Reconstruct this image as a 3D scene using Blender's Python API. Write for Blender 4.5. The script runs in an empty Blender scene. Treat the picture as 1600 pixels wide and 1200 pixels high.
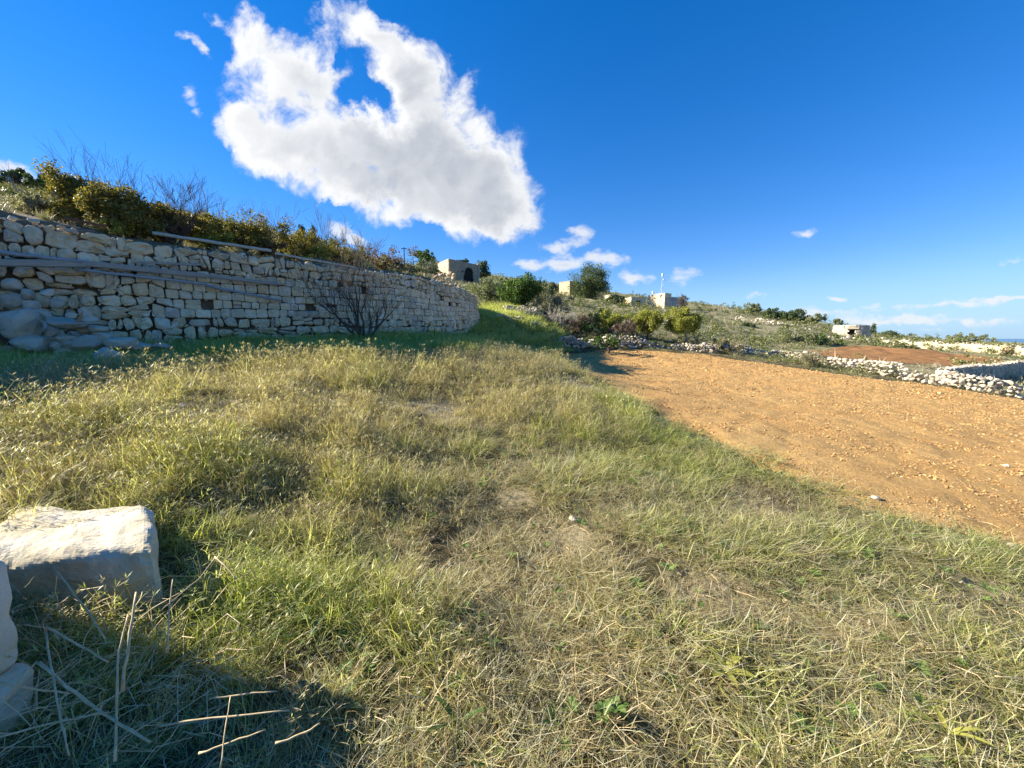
import bpy, math, random
import numpy as np
from mathutils import Vector, Matrix, Euler

R = math.radians
scene = bpy.context.scene
col = scene.collection

# ------------------------------------------------------------------ camera
EYE = 1.5
PITCH = R(6.84)
cam_data = bpy.data.cameras.new("camera")
cam_data.sensor_width = 36.0
cam_data.lens = 13.5
cam_data.clip_start = 0.05
cam_data.clip_end = 60000
cam = bpy.data.objects.new("camera", cam_data)
cam.location = (0, 0, EYE)
cam.rotation_euler = (R(90) - PITCH, 0, 0)
col.objects.link(cam)
scene.camera = cam

scene.view_settings.view_transform = 'Standard'
scene.view_settings.look = 'None'
scene.view_settings.exposure = 1.50
scene.view_settings.gamma = 1.0
scene.view_settings.use_curve_mapping = False
scene.render.engine = 'CYCLES'
scene.cycles.max_bounces = 6
scene.cycles.diffuse_bounces = 4
scene.cycles.transparent_max_bounces = 8

# sun direction (towards the sun)
SUN_EL = R(26.5)
SUN_AZ_FROM_X = R(169)          # world angle of the sun's bearing, counted from +X
sun_vec = Vector((math.cos(SUN_AZ_FROM_X) * math.cos(SUN_EL), math.sin(SUN_AZ_FROM_X) * math.cos(SUN_EL), math.sin(SUN_EL)))
sd = bpy.data.lights.new("sun", 'SUN')
sd.energy = 5.0
sd.angle = R(0.5)
sd.color = (1.0, 0.91, 0.74)
sun = bpy.data.objects.new("sun", sd)
sun.rotation_euler = sun_vec.to_track_quat('Z', 'Y').to_euler()
sun.location = (-20, 5, 30)
col.objects.link(sun)


# ------------------------------------------------------------------ pixel helpers (photograph pixels -> points at a depth)
CP, SP = math.cos(PITCH), math.sin(PITCH)


def slopes(px, py):
    dx = (px - 800) / 600.0
    dy = (600 - py) / 600.0
    yy = CP + dy * SP
    zz = -SP + dy * CP
    return dx / yy, zz / yy


def P(px, py, d):
    a, b = slopes(px, py)
    return Vector((a * d, d, EYE + b * d))


# ------------------------------------------------------------------ world: Nishita sky with clouds
def build_world():
    w = bpy.data.worlds.new("World")
    scene.world = w
    w.use_nodes = True
    nt = w.node_tree
    nt.nodes.clear()
    N = lambda t: nt.nodes.new(t)
    L = nt.links.new

    def math_(op, a, b=None, c=None, clamp=False):
        n = N('ShaderNodeMath')
        n.operation = op
        n.use_clamp = clamp
        for i, v in enumerate((a, b, c)):
            if v is None:
                continue
            if isinstance(v, (int, float)):
                n.inputs[i].default_value = v
            else:
                L(v, n.inputs[i])
        return n.outputs[0]

    out = N('ShaderNodeOutputWorld')
    bg = N('ShaderNodeBackground')
    bg.inputs['Strength'].default_value = 0.10
    L(bg.outputs[0], out.inputs[0])
    sky = N('ShaderNodeTexSky')
    sky.sky_type = 'NISHITA'
    sky.sun_disc = False
    sky.sun_elevation = SUN_EL
    sky.sun_rotation = R(90) - SUN_AZ_FROM_X
    sky.air_density = 0.8
    sky.dust_density = 0.0
    sky.ozone_density = 2.2
    sky.altitude = 60
    # the phone's picture holds the bright horizon back and deepens the blue: soft shoulder, then saturation
    sk = N('ShaderNodeSeparateColor')
    L(sky.outputs[0], sk.inputs[0])
    den = math_('MULTIPLY_ADD', sk.outputs[1], .12, 1.0)
    vd = N('ShaderNodeVectorMath')
    vd.operation = 'SCALE'
    L(sky.outputs[0], vd.inputs[0])
    L(math_('DIVIDE', 1.08, den), vd.inputs['Scale'])
    hs = N('ShaderNodeHueSaturation')
    hs.inputs['Saturation'].default_value = 1.42
    vt = N('ShaderNodeVectorMath')
    vt.operation = 'MULTIPLY'
    vt.inputs[1].default_value = (1.0, .90, .94)
    L(vd.outputs[0], vt.inputs[0])
    L(vt.outputs[0], hs.inputs['Color'])
    tc = N('ShaderNodeTexCoord')
    sep = N('ShaderNodeSeparateXYZ')
    L(tc.outputs['Generated'], sep.inputs[0])
    hz = N('ShaderNodeMapRange')
    hz.interpolation_type = 'SMOOTHSTEP'
    hz.inputs[1].default_value = .16
    hz.inputs[2].default_value = -.02
    hz.inputs[3].default_value = 0
    hz.inputs[4].default_value = .85
    L(sep.outputs[2], hz.inputs[0])
    hm = N('ShaderNodeMix')
    hm.data_type = 'RGBA'
    L(hz.outputs[0], hm.inputs[0])
    L(hs.outputs[0], hm.inputs[6])
    hm.inputs[7].default_value = (1.05, 2.25, 3.55, 1)
    ysafe = math_('MAXIMUM', sep.outputs[1], 0.02)
    qx = math_('DIVIDE', sep.outputs[0], ysafe)
    qz = math_('DIVIDE', sep.outputs[2], ysafe)
    comb = N('ShaderNodeCombineXYZ')
    L(qx, comb.inputs[0])
    L(qz, comb.inputs[1])
    Q = comb.outputs[0]

    main = [  # px, py, rx, ry, rot, weight
        (345, 42, 22, 16, 20, .8), (388, 55, 42, 30, 30, 1.0), (415, 88, 62, 44, 40, 1.0), (372, 100, 30, 22, 0, .8),
        (455, 112, 75, 60, 30, 1.3), (500, 95, 44, 55, 0, .75), (506, 40, 16, 44, 0, .6), (500, 150, 70, 62, 20, 1.3),
        (400, 145, 60, 34, 10, 1.3), (385, 180, 52, 44, 0, 1.0), (425, 200, 80, 60, 20, 1.0), (415, 240, 55, 45, 30, .9),
        (465, 255, 78, 50, 20, 1.0), (500, 215, 75, 60, 0, 1.0), (565, 182, 36, 34, 0, 1.1), (590, 205, 62, 44, 10, 1.0),
        (545, 250, 100, 62, 15, 1.1), (630, 240, 110, 80, 15, 1.2), (600, 295, 100, 44, 15, 1.1), (680, 275, 110, 80, 20, 1.2),
        (668, 185, 44, 50, 0, 1.1), (705, 225, 85, 62, 20, 1.1), (762, 240, 70, 66, 30, 1.0), (768, 292, 84, 70, 30, 1.2),
        (790, 335, 60, 46, 10, 1.2), (730, 338, 80, 48, 5, 1.1), (620, 335, 48, 30, 10, .95), (555, 40, 50, 38, 20, .95),
        (605, 62, 62, 36, 30, .9), (625, 105, 70, 44, 35, 1.1), (652, 136, 62, 42, 20, 1.1), (672, 98, 48, 50, 0, .75),
        (712, 155, 36, 50, 0, .55), (735, 130, 22, 30, 0, .4),
        (572, 150, 56, 38, 10, -.45), (535, 160, 22, 36, 0, -.5), (520, 85, 20, 40, 0, -.35), (645, 345, 22, 22, 0, -.4),
        (655, 372, 34, 26, 0, -.8), (520, 315, 30, 20, 0, -.4),
    ]
    small = [
        (292, 57, 26, 14, 10, .75), (318, 76, 24, 12, 45, .75), (297, 140, 20, 24, 20, .72), (308, 172, 20, 16, 60, .6),
        (18, 262, 60, 20, 15, 1.1), (537, 362, 48, 22, 15, .95), (562, 382, 30, 12, 10, .8),
        (862, 386, 40, 17, 0, 1.0), (905, 366, 34, 26, 0, .95), (822, 412, 32, 15, 0, .85), (880, 414, 62, 18, -5, 1.1),
        (950, 404, 40, 20, 0, 1.1), (992, 432, 36, 18, 0, .9), (1060, 438, 52, 18, 0, .62), (1075, 424, 30, 12, 0, .5),
        (1255, 360, 28, 13, -10, .9), (1190, 464, 50, 9, 0, .6), (1315, 468, 26, 6, 0, .9), (1120, 478, 60, 8, 0, .4),
        (1500, 474, 170, 9, -2, .75), (1360, 503, 110, 11, 0, .75), (1500, 503, 150, 13, 0, .78), (1260, 490, 120, 14, 0, .6),
        (1420, 486, 200, 12, 0, .36), (1585, 410, 60, 12, 0, .45), (1570, 467, 70, 5, 0, .7), (1440, 518, 160, 5, 0, .5), (1215, 505, 50, 5, 0, .5),
        (1720, 440, 160, 30, 0, .7), (1900, 350, 200, 60, 0, .8), (-150, 230, 120, 60, 10, .9), (-420, 100, 260, 120, 10, 1.0),
    ]

    # the left half of the cloud is thin and torn, the lower right is solid
    main = [(a, b, c, d, e, w * (.74 if (a < 520 and w > 0) else .95 if a < 600 and b < 140 else 1.0)) for a, b, c, d, e, w in main]

    def cloud_sum(vec, blobs):
        s = None
        for (px, py, rx, ry, rot, wt) in blobs:
            qx0, qz0 = slopes(px, py)
            dy = (600 - py) / 600.0
            yy = CP + dy * SP
            m = N('ShaderNodeMapping')
            m.vector_type = 'TEXTURE'
            m.inputs['Location'].default_value = (qx0, qz0, 0)
            m.inputs['Rotation'].default_value = (0, 0, R(-rot))
            m.inputs['Scale'].default_value = (1.12 * rx / 600 / yy, 1.12 * ry / 600 / yy / yy, 1)
            L(vec, m.inputs['Vector'])
            g = N('ShaderNodeTexGradient')
            g.gradient_type = 'SPHERICAL'
            L(m.outputs[0], g.inputs[0])
            s = math_('MULTIPLY_ADD', g.outputs['Fac'], wt, s if s is not None else 0.0)
        return s

    # domain warp so that the outlines are ragged
    wn = N('ShaderNodeTexNoise')
    wn.inputs['Scale'].default_value = 6.5
    wn.inputs['Detail'].default_value = 7
    wn.inputs['Roughness'].default_value = .62
    L(Q, wn.inputs['Vector'])
    vs = N('ShaderNodeVectorMath')
    vs.operation = 'SUBTRACT'
    vs.inputs[1].default_value = (.5, .5, .5)
    L(wn.outputs['Color'], vs.inputs[0])
    vm = N('ShaderNodeVectorMath')
    vm.operation = 'MULTIPLY_ADD'
    vm.inputs[1].default_value = (.19, .19, 0)
    L(vs.outputs[0], vm.inputs[0])
    L(Q, vm.inputs[2])
    QW = vm.outputs[0]

    def fbm(vec, scale, detail, rough, dist=0.0):
        n = N('ShaderNodeTexNoise')
        n.inputs['Scale'].default_value = scale
        n.inputs['Detail'].default_value = detail
        n.inputs['Roughness'].default_value = rough
        n.inputs['Distortion'].default_value = dist
        L(vec, n.inputs['Vector'])
        return n.outputs['Fac']

    def dens(vec, src, blobs):
        s = cloud_sum(vec, blobs)
        n1 = fbm(src, 10, 11, .63, .45)
        n0 = fbm(src, 3.6, 4, .5, .2)
        a = math_('ADD', math_('MULTIPLY_ADD', n1, 3.0, -1.72), math_('MULTIPLY_ADD', n0, 1.8, -.90))
        # the noise only erodes where there is cloud at all
        return math_('ADD', math_('MINIMUM', s, 1.5), a), s

    d1, s1 = dens(QW, Q, main)
    # the same cloud looked up a little towards the sun (left) gives the relief
    off = N('ShaderNodeVectorMath')
    off.operation = 'ADD'
    off.inputs[1].default_value = (-.045, .02, 0)
    L(QW, off.inputs[0])
    off2 = N('ShaderNodeVectorMath')
    off2.operation = 'ADD'
    off2.inputs[1].default_value = (-.022, .012, 0)
    L(Q, off2.inputs[0])
    d1b, _ = dens(off.outputs[0], off2.outputs[0], main)
    qs = N('ShaderNodeVectorMath')
    qs.operation = 'MULTIPLY'
    qs.inputs[1].default_value = (1, 1.8, 1)
    L(Q, qs.inputs[0])
    mix_small = N('ShaderNodeMix')
    mix_small.data_type = 'VECTOR'
    mix_small.inputs[0].default_value = .38
    L(Q, mix_small.inputs[4])
    L(QW, mix_small.inputs[5])
    s2 = cloud_sum(mix_small.outputs[1], small)
    n2 = fbm(qs.outputs[0], 19, 9, .6, .2)
    d2 = math_('ADD', s2, math_('MULTIPLY_ADD', n2, 1.5, -.99))

    def sstep(v, a, b):
        n = N('ShaderNodeMapRange')
        n.interpolation_type = 'SMOOTHSTEP'
        n.inputs[1].default_value = a
        n.inputs[2].default_value = b
        L(v, n.inputs[0])
        return n.outputs[0]

    gate1 = sstep(s1, .03, .30)
    a1 = math_('MULTIPLY', sstep(d1, -.2, .9), gate1)
    a2 = math_('MULTIPLY', sstep(d2, .05, .62), sstep(s2, .03, .3))
    front = sstep(sep.outputs[1], .03, .12)
    alpha = math_('MULTIPLY', math_('MAXIMUM', a1, math_('MULTIPLY', a2, .82)), front)
    # brightness of the cloud: thick middles are grey, edges and sunward bulges white
    thick = sstep(math_('MULTIPLY_ADD', d1, .35, s1), .9, 2.7)
    rel = math_('SUBTRACT', d1, d1b)
    lit = math_('ADD', math_('MULTIPLY_ADD', thick, -.66, .98), math_('MULTIPLY', rel, .20), clamp=True)
    lit2 = math_('MULTIPLY_ADD', sstep(d2, .5, 1.6), -.35, .86)
    litm = N('ShaderNodeMix')
    litm.data_type = 'FLOAT'
    L(math_('GREATER_THAN', a1, .02), litm.inputs[0])
    L(lit2, litm.inputs[2])
    L(lit, litm.inputs[3])
    ramp = N('ShaderNodeValToRGB')
    ramp.color_ramp.elements[0].position = 0.15
    ramp.color_ramp.elements[0].color = (1.65, 1.8, 2.1, 1)
    ramp.color_ramp.elements[1].position = 1.0
    ramp.color_ramp.elements[1].color = (3.55, 3.6, 3.65, 1)
    L(litm.outputs[0], ramp.inputs[0])
    mx = N('ShaderNodeMix')
    mx.data_type = 'RGBA'
    L(alpha, mx.inputs[0])
    L(hm.outputs[2], mx.inputs[6])
    L(ramp.outputs[0], mx.inputs[7])
    L(mx.outputs[2], bg.inputs['Color'])
    w.cycles.sampling_method = 'MANUAL'
    w.cycles.sample_map_resolution = 512


build_world()


# ------------------------------------------------------------------ numeric noise
def _hash(ix, iy, seed):
    n = (ix.astype(np.int64) * 374761393 + iy.astype(np.int64) * 668265263 + seed * 974711) & 0xffffffff
    n = ((n ^ (n >> 13)) * 1274126177) & 0xffffffff
    n = n ^ (n >> 16)
    return (n & 0xffff) / 65535.0


def vnoise(x, y, seed=0):
    x = np.asarray(x, float)
    y = np.asarray(y, float)
    ix, iy = np.floor(x), np.floor(y)
    fx, fy = x - ix, y - iy
    fx = fx * fx * (3 - 2 * fx)
    fy = fy * fy * (3 - 2 * fy)
    a = _hash(ix, iy, seed)
    b = _hash(ix + 1, iy, seed)
    c = _hash(ix, iy + 1, seed)
    d = _hash(ix + 1, iy + 1, seed)
    return (a * (1 - fx) + b * fx) * (1 - fy) + (c * (1 - fx) + d * fx) * fy


def fbm2(x, y, octv=4, seed=0):
    s, a, t = 0, 1, 0
    for k in range(octv):
        s = s + a * vnoise(np.asarray(x) * 2 ** k + 17 * k, np.asarray(y) * 2 ** k - 9 * k, seed + k)
        t += a
        a *= .5
    return s / t


def sm(v, a, b):
    t = np.clip((np.asarray(v, float) - a) / (b - a), 0, 1)
    return t * t * (3 - 2 * t)


# ------------------------------------------------------------------ terrain height
def warp(x, y):
    r = np.hypot(x, y) + 1e-9
    k = np.arcsinh(r / 5) / r
    return x * k, y * k


class TPS:
    def __init__(self, pts, lam=1e-3):
        p = np.array(pts, float)
        self.u, self.v = warp(p[:, 0], p[:, 1])
        s = p[:, 2] / (np.hypot(p[:, 0], p[:, 1]) + 6)
        n = len(p)
        K = self.k(np.hypot(self.u[:, None] - self.u[None], self.v[:, None] - self.v[None]))
        A = np.zeros((n + 3, n + 3))
        A[:n, :n] = K + lam * np.eye(n)
        A[:n, n] = 1
        A[:n, n + 1] = self.u
        A[:n, n + 2] = self.v
        A[n:, :n] = A[:n, n:].T
        self.w = np.linalg.solve(A, np.concatenate([s, [0, 0, 0]]))

    @staticmethod
    def k(r):
        return r * r * np.log(r + 1e-9)

    def __call__(self, x, y):
        x = np.asarray(x, float)
        y = np.asarray(y, float)
        u, v = warp(x, y)
        n = len(self.u)
        s = self.w[n] + self.w[n + 1] * u + self.w[n + 2] * v
        for i in range(n):
            s = s + self.w[i] * self.k(np.hypot(u - self.u[i], v - self.v[i]))
        return s * (np.hypot(x, y) + 6)


far_pts = [P(*t) for t in [
    (715, 441, 80), (800, 452, 80), (850, 462, 75), (900, 466, 92), (950, 470, 92), (1000, 479, 88), (1040, 482, 88),
    (1100, 487, 92), (1160, 491, 95), (1200, 500, 90), (1250, 504, 92), (1300, 513, 95), (1330, 527, 65), (1340, 519, 110),
    (1400, 527, 115), (1480, 532, 115), (1550, 532, 130), (1600, 533, 150), (1750, 536, 150), (1250, 512, 65),
    (1300, 528, 55), (1230, 530, 45), (950, 500, 45), (950, 483, 65), (1050, 497, 55), (1150, 510, 55), (850, 480, 45),
    (1100, 522, 36), (1000, 515, 33), (1380, 541, 52), (1500, 550, 45), (1600, 556, 40), (1420, 545, 40),
    (1300, 542, 38), (1400, 562, 29), (1500, 566, 30), (1600, 590, 24), (1250, 552, 30), (1180, 545, 32)]]
low = [(0, 0, 0), (-2, 1.5, .12), (0, 3, .10), (2, 1.5, -.06), (3.6, 2.6, -.12), (-2, 3, .30), (-1.2, -2, -.05), (2, -4, -.4),
       (-8, -3, .9), (8, -3, -.8), (-4, 4, .70), (0, 6, .42), (-3, 7, .95), (-10, 0, 1.3), (5, 6, .0), (1, 9.5, .8), (-1, 11, 1.25),
       (12, 4, -.9), (20, 0, -1.7), (9, 12, -.15)]
low += [tuple(P(*t)) for t in [
    (0, 556, 7.2), (150, 549, 8.0), (250, 542, 8.7), (400, 534, 9.8), (560, 529, 11.3), (640, 528, 12.3), (700, 525, 13.4), (745, 508, 15.6),
    (800, 503, 19), (800, 483, 27), (760, 488, 24), (850, 515, 22), (870, 547, 19), (900, 540, 22), (1000, 548, 22.5), (1100, 552, 23),
    (1250, 570, 20.5), (1450, 598, 16.5), (1600, 623, 14.5), (780, 540, 14.5)]]
low += [tuple(p) for p in far_pts]
up = [tuple(P(*t)) for t in [
    (-150, 300, 6.5), (0, 330, 8.2), (100, 352, 8.6), (300, 388, 10), (500, 412, 11.6), (640, 428, 13.4), (700, 442, 15), (738, 458, 18),
    (0, 290, 40), (60, 300, 38), (130, 322, 28), (70, 325, 16), (300, 372, 30), (450, 396, 40), (600, 418, 60), (680, 428, 76), (-300, 250, 40), (-100, 270, 90),
    (780, 470, 30), (740, 478, 24)]]
up += [tuple(p) for p in far_pts[:14]]
T_low, T_up = TPS(low), TPS(up)

wall_px = [(-420, 600, 4.9), (-180, 575, 6.1), (0, 556, 7.2), (150, 549, 8.0), (250, 542, 8.7), (400, 534, 9.8), (560, 529, 11.3), (640, 528, 12.3),
           (700, 525, 13.4), (732, 516, 14.5), (748, 502, 16.0), (748, 490, 18.2), (735, 482, 22)]
wall_xy = np.array([P(*t)[:2] for t in wall_px])
poly_up = np.array([(x, y) for x, y in wall_xy] + [(-2.6, 26), (-2, 34), (-4, 48), (-14, 90), (-60, 160), (-220, 160), (-220, -60), (-22, -12)])
# push the terrace edge behind the wall's face
_n = []
for i in range(len(wall_xy)):
    a = wall_xy[max(0, i - 1)]
    b = wall_xy[min(len(wall_xy) - 1, i + 1)]
    t = (b - a) / np.hypot(*(b - a))
    _n.append((t[1], -t[0]))           # outwards, towards the camera
wall_n = np.array(_n)
poly_up[:len(wall_xy)] -= wall_n * .42


def inside_sd(x, y, poly):
    """signed distance, positive inside"""
    x = np.asarray(x, float)
    y = np.asarray(y, float)
    ins = np.zeros(x.shape, bool)
    dmin = np.full(x.shape, 1e9)
    n = len(poly)
    for i in range(n):
        x1, y1 = poly[i]
        x2, y2 = poly[(i + 1) % n]
        c = ((y1 > y) != (y2 > y)) & (x < (x2 - x1) * (y - y1) / (y2 - y1 + 1e-12) + x1)
        ins ^= c
        L2 = (x2 - x1) ** 2 + (y2 - y1) ** 2
        t = np.clip(((x - x1) * (x2 - x1) + (y - y1) * (y2 - y1)) / L2, 0, 1)
        dmin = np.minimum(dmin, np.hypot(x - x1 - t * (x2 - x1), y - y1 - t * (y2 - y1)))
    return np.where(ins, dmin, -dmin)


def Z(x, y, rough=True):
    x = np.atleast_1d(np.asarray(x, float))
    y = np.atleast_1d(np.asarray(y, float))
    zl = T_low(x, y)
    s = inside_sd(x, y, poly_up)
    m = s > -.1
    z = zl
    if m.any():
        zu = np.array(zl)
        zu[m] = T_up(x[m], y[m])
        r = np.hypot(x, y)
        wid = np.interp(r, [0, 17, 30, 80], [.35, .5, 6, 20])
        z = zl + (zu - zl) * sm(s, 0, wid)
    r = np.hypot(x, y)
    # past the skyline the land falls to the sea, so that nothing rises behind it
    z = z * (1 - sm(r, 170, 420)) - 42 * sm(r, 190, 620)
    if rough:
        z = z + (fbm2(x * .9, y * .9, 4, 3) - .5) * (.14 * sm(r, .3, 3) + .5 * sm(r, 28, 70)) + (fbm2(x * 6, y * 6, 2, 8) - .5) * .035
    return z


def Zs(x, y):
    return float(Z([x], [y])[0])


_D = np.geomspace(.7, 330, 2600)


def hit(px, py):
    """first ground point seen through a photograph pixel"""
    a, b = slopes(px, py)
    z = Z(a * _D, _D)
    ray = EYE + b * _D
    k = np.nonzero(ray < z)[0]
    if len(k) == 0:
        return Vector((a * 200, 200, float(Z([a * 200], [200.])[0])))
    i = k[0]
    return Vector((a * _D[i], _D[i], float(z[i])))


# ------------------------------------------------------------------ object helpers
def tag(o, label=None, cat=None, group=None, kind=None):
    if label:
        o['label'] = label
    if cat:
        o['category'] = cat
    if group:
        o['group'] = group
    if kind:
        o['kind'] = kind
    return o


def mesh_np(name, verts, faces, mat=None, smooth=False):
    me = bpy.data.meshes.new(name)
    me.from_pydata([tuple(v) for v in verts] if not isinstance(verts, np.ndarray) else verts.tolist(), [],
                   faces if not isinstance(faces, np.ndarray) else faces.tolist())
    if mat:
        me.materials.append(mat)
    if smooth:
        me.polygons.foreach_set('use_smooth', [True] * len(me.polygons))
    me.update()
    return me


def link(name, me, parent=None, loc=(0, 0, 0), rot=(0, 0, 0), scl=(1, 1, 1)):
    o = bpy.data.objects.new(name, me)
    col.objects.link(o)
    o.location = loc
    o.rotation_euler = rot
    o.scale = scl
    if parent:
        o.parent = parent
    return o


def empty(name, loc, label, cat, group=None):
    o = bpy.data.objects.new(name, None)
    o.empty_display_size = .2
    col.objects.link(o)
    o.location = loc
    tag(o, label, cat, group)
    return o


class MB:
    """mesh collector"""
    def __init__(self):
        self.v, self.f, self.n = [], [], 0

    def add(self, v, f):
        v = np.asarray(v, float).reshape(-1, 3)
        self.v.append(v)
        for q in f:
            self.f.append([i + self.n for i in q])
        self.n += len(v)

    def box(self, x0, y0, z0, x1, y1, z1, M=None):
        v = np.array([(x, y, z) for z in (z0, z1) for y in (y0, y1) for x in (x0, x1)], float)
        if M is not None:
            v = np.array([M @ Vector(p) for p in v])
        self.add(v, [(0, 2, 3, 1), (4, 5, 7, 6), (0, 1, 5, 4), (2, 6, 7, 3), (0, 4, 6, 2), (1, 3, 7, 5)])

    def tube(self, pts, radii, sides=5, cap=True):
        pts = [Vector(p) for p in pts]
        vs, fs = [], []
        ref = None
        for i, p in enumerate(pts):
            t = (pts[min(i + 1, len(pts) - 1)] - pts[max(i - 1, 0)])
            if t.length < 1e-9:
                t = Vector((0, 0, 1))
            t.normalize()
            if ref is None:
                ref = t.orthogonal().normalized()
            a = (ref - t * ref.dot(t))
            if a.length < 1e-6:
                a = t.orthogonal()
            a.normalize()
            ref = a
            b = t.cross(a)
            for k in range(sides):
                an = 2 * math.pi * k / sides
                vs.append(p + (a * math.cos(an) + b * math.sin(an)) * radii[i])
        for i in range(len(pts) - 1):
            for k in range(sides):
                k2 = (k + 1) % sides
                fs.append((i * sides + k, i * sides + k2, (i + 1) * sides + k2, (i + 1) * sides + k))
        if cap:
            fs.append(tuple(range(sides))[::-1])
            fs.append(tuple((len(pts) - 1) * sides + k for k in range(sides)))
        self.add(np.array([tuple(v) for v in vs]), fs)

    def build(self, name, mat, parent=None, smooth=False, loc=(0, 0, 0)):
        v = np.concatenate(self.v) - np.array(loc)
        if parent is not None:
            v = v - np.array(parent.matrix_basis.translation)
        me = mesh_np(name, v, self.f, mat, smooth)
        return link(name, me, parent, loc)


# ------------------------------------------------------------------ materials
def new_mat(name):
    m = bpy.data.materials.new(name)
    m.use_nodes = True
    nt = m.node_tree
    nt.nodes.clear()
    o = nt.nodes.new('ShaderNodeOutputMaterial')
    b = nt.nodes.new('ShaderNodeBsdfPrincipled')
    nt.links.new(b.outputs[0], o.inputs[0])
    b.inputs['Roughness'].default_value = .9
    b.inputs['Specular IOR Level'].default_value = .25
    return m, nt, b, o


def ramp_node(nt, stops, fac):
    r = nt.nodes.new('ShaderNodeValToRGB')
    cr = r.color_ramp
    while len(cr.elements) > 1:
        cr.elements.remove(cr.elements[-1])
    cr.elements[0].position = stops[0][0]
    cr.elements[0].color = (*stops[0][1], 1)
    for p, c in stops[1:]:
        e = cr.elements.new(p)
        e.color = (*c, 1)
    nt.links.new(fac, r.inputs[0])
    return r.outputs[0]


def noise_node(nt, vec, scale, detail=5, rough=.6, dist=0.0):
    n = nt.nodes.new('ShaderNodeTexNoise')
    n.inputs['Scale'].default_value = scale
    n.inputs['Detail'].default_value = detail
    n.inputs['Roughness'].default_value = rough
    n.inputs['Distortion'].default_value = dist
    nt.links.new(vec, n.inputs['Vector'])
    return n.outputs['Fac']


def mathn(nt, op, a, b=0.0, c=0.0, clamp=False):
    n = nt.nodes.new('ShaderNodeMath')
    n.operation = op
    n.use_clamp = clamp
    for i, v in enumerate((a, b, c)):
        if isinstance(v, (int, float)):
            n.inputs[i].default_value = v
        else:
            nt.links.new(v, n.inputs[i])
    return n.outputs[0]


def mixc(nt, fac, a, b, mode='MIX'):
    n = nt.nodes.new('ShaderNodeMix')
    n.data_type = 'RGBA'
    n.blend_type = mode
    for i, v in ((0, fac), (6, a), (7, b)):
        if isinstance(v, (int, float)):
            n.inputs[i].default_value = v
        elif isinstance(v, tuple):
            n.inputs[i].default_value = (*v, 1)
        else:
            nt.links.new(v, n.inputs[i])
    return n.outputs[2]


def pos(nt):
    return nt.nodes.new('ShaderNodeNewGeometry').outputs['Position']


def bump(nt, b, h, strength=.5, dist=.02, normal=None):
    n = nt.nodes.new('ShaderNodeBump')
    n.inputs['Strength'].default_value = strength
    n.inputs['Distance'].default_value = dist
    nt.links.new(h, n.inputs['Height'])
    if normal is not None:
        nt.links.new(normal, n.inputs['Normal'])
    nt.links.new(n.outputs[0], b.inputs['Normal'])
    return n.outputs[0]


def stone_mat(name, stops, stain=(.09, .085, .075), stain_amt=.5, scale=9, bstr=.6, lichen=None):
    m, nt, b, o = new_mat(name)
    p = pos(nt)
    oi = nt.nodes.new('ShaderNodeObjectInfo').outputs['Random']
    isl = nt.nodes.new('ShaderNodeNewGeometry').outputs['Random Per Island']
    rnd = mathn(nt, 'FRACT', mathn(nt, 'ADD', oi, isl))
    base = ramp_node(nt, stops, rnd)
    n1 = noise_node(nt, p, scale, 8, .65, .3)
    n2 = noise_node(nt, p, scale * 4.5, 6, .7)
    c = mixc(nt, mathn(nt, 'MULTIPLY_ADD', n2, .9, -.1, True), mixc(nt, .5, base, (.7, .66, .6), 'MULTIPLY'), base)
    st = ramp_node(nt, [(.52, (0, 0, 0)), (.72, (1, 1, 1))], n1)
    c = mixc(nt, mathn(nt, 'MULTIPLY', st, stain_amt), c, stain)
    if lichen:
        n3 = noise_node(nt, p, scale * .45, 6, .7, .2)
        lf = ramp_node(nt, [(.5, (0, 0, 0)), (.62, (1, 1, 1))], n3)
        c = mixc(nt, mathn(nt, 'MULTIPLY', lf, .6), c, lichen)
    nt.links.new(c, b.inputs['Base Color'])
    b.inputs['Roughness'].default_value = .95
    hh = mathn(nt, 'ADD', n1, mathn(nt, 'MULTIPLY', n2, .6))
    bump(nt, b, hh, bstr, .035)
    return m


def leaf_mat(name, stops, trans=.35, rough=.55, patch=None):
    m, nt, b, o = new_mat(name)
    isl = nt.nodes.new('ShaderNodeNewGeometry').outputs['Random Per Island']
    p = pos(nt)
    n = noise_node(nt, p, 1.4, 3)
    f = mathn(nt, 'ADD', mathn(nt, 'MULTIPLY', isl, .65), mathn(nt, 'MULTIPLY_ADD', n, .9, -.28), clamp=True)
    c = ramp_node(nt, stops, f)
    nt.links.new(c, b.inputs['Base Color'])
    b.inputs['Roughness'].default_value = rough
    b.inputs['Specular IOR Level'].default_value = .35
    tr = nt.nodes.new('ShaderNodeBsdfTranslucent')
    tc = mixc(nt, 1.0, c, (1.0, 1.1, .55), 'MULTIPLY')
    nt.links.new(tc, tr.inputs[0])
    ms = nt.nodes.new('ShaderNodeMixShader')
    ms.inputs[0].default_value = trans
    nt.links.new(b.outputs[0], ms.inputs[1])
    nt.links.new(tr.outputs[0], ms.inputs[2])
    nt.links.new(ms.outputs[0], o.inputs[0])
    return m


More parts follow.
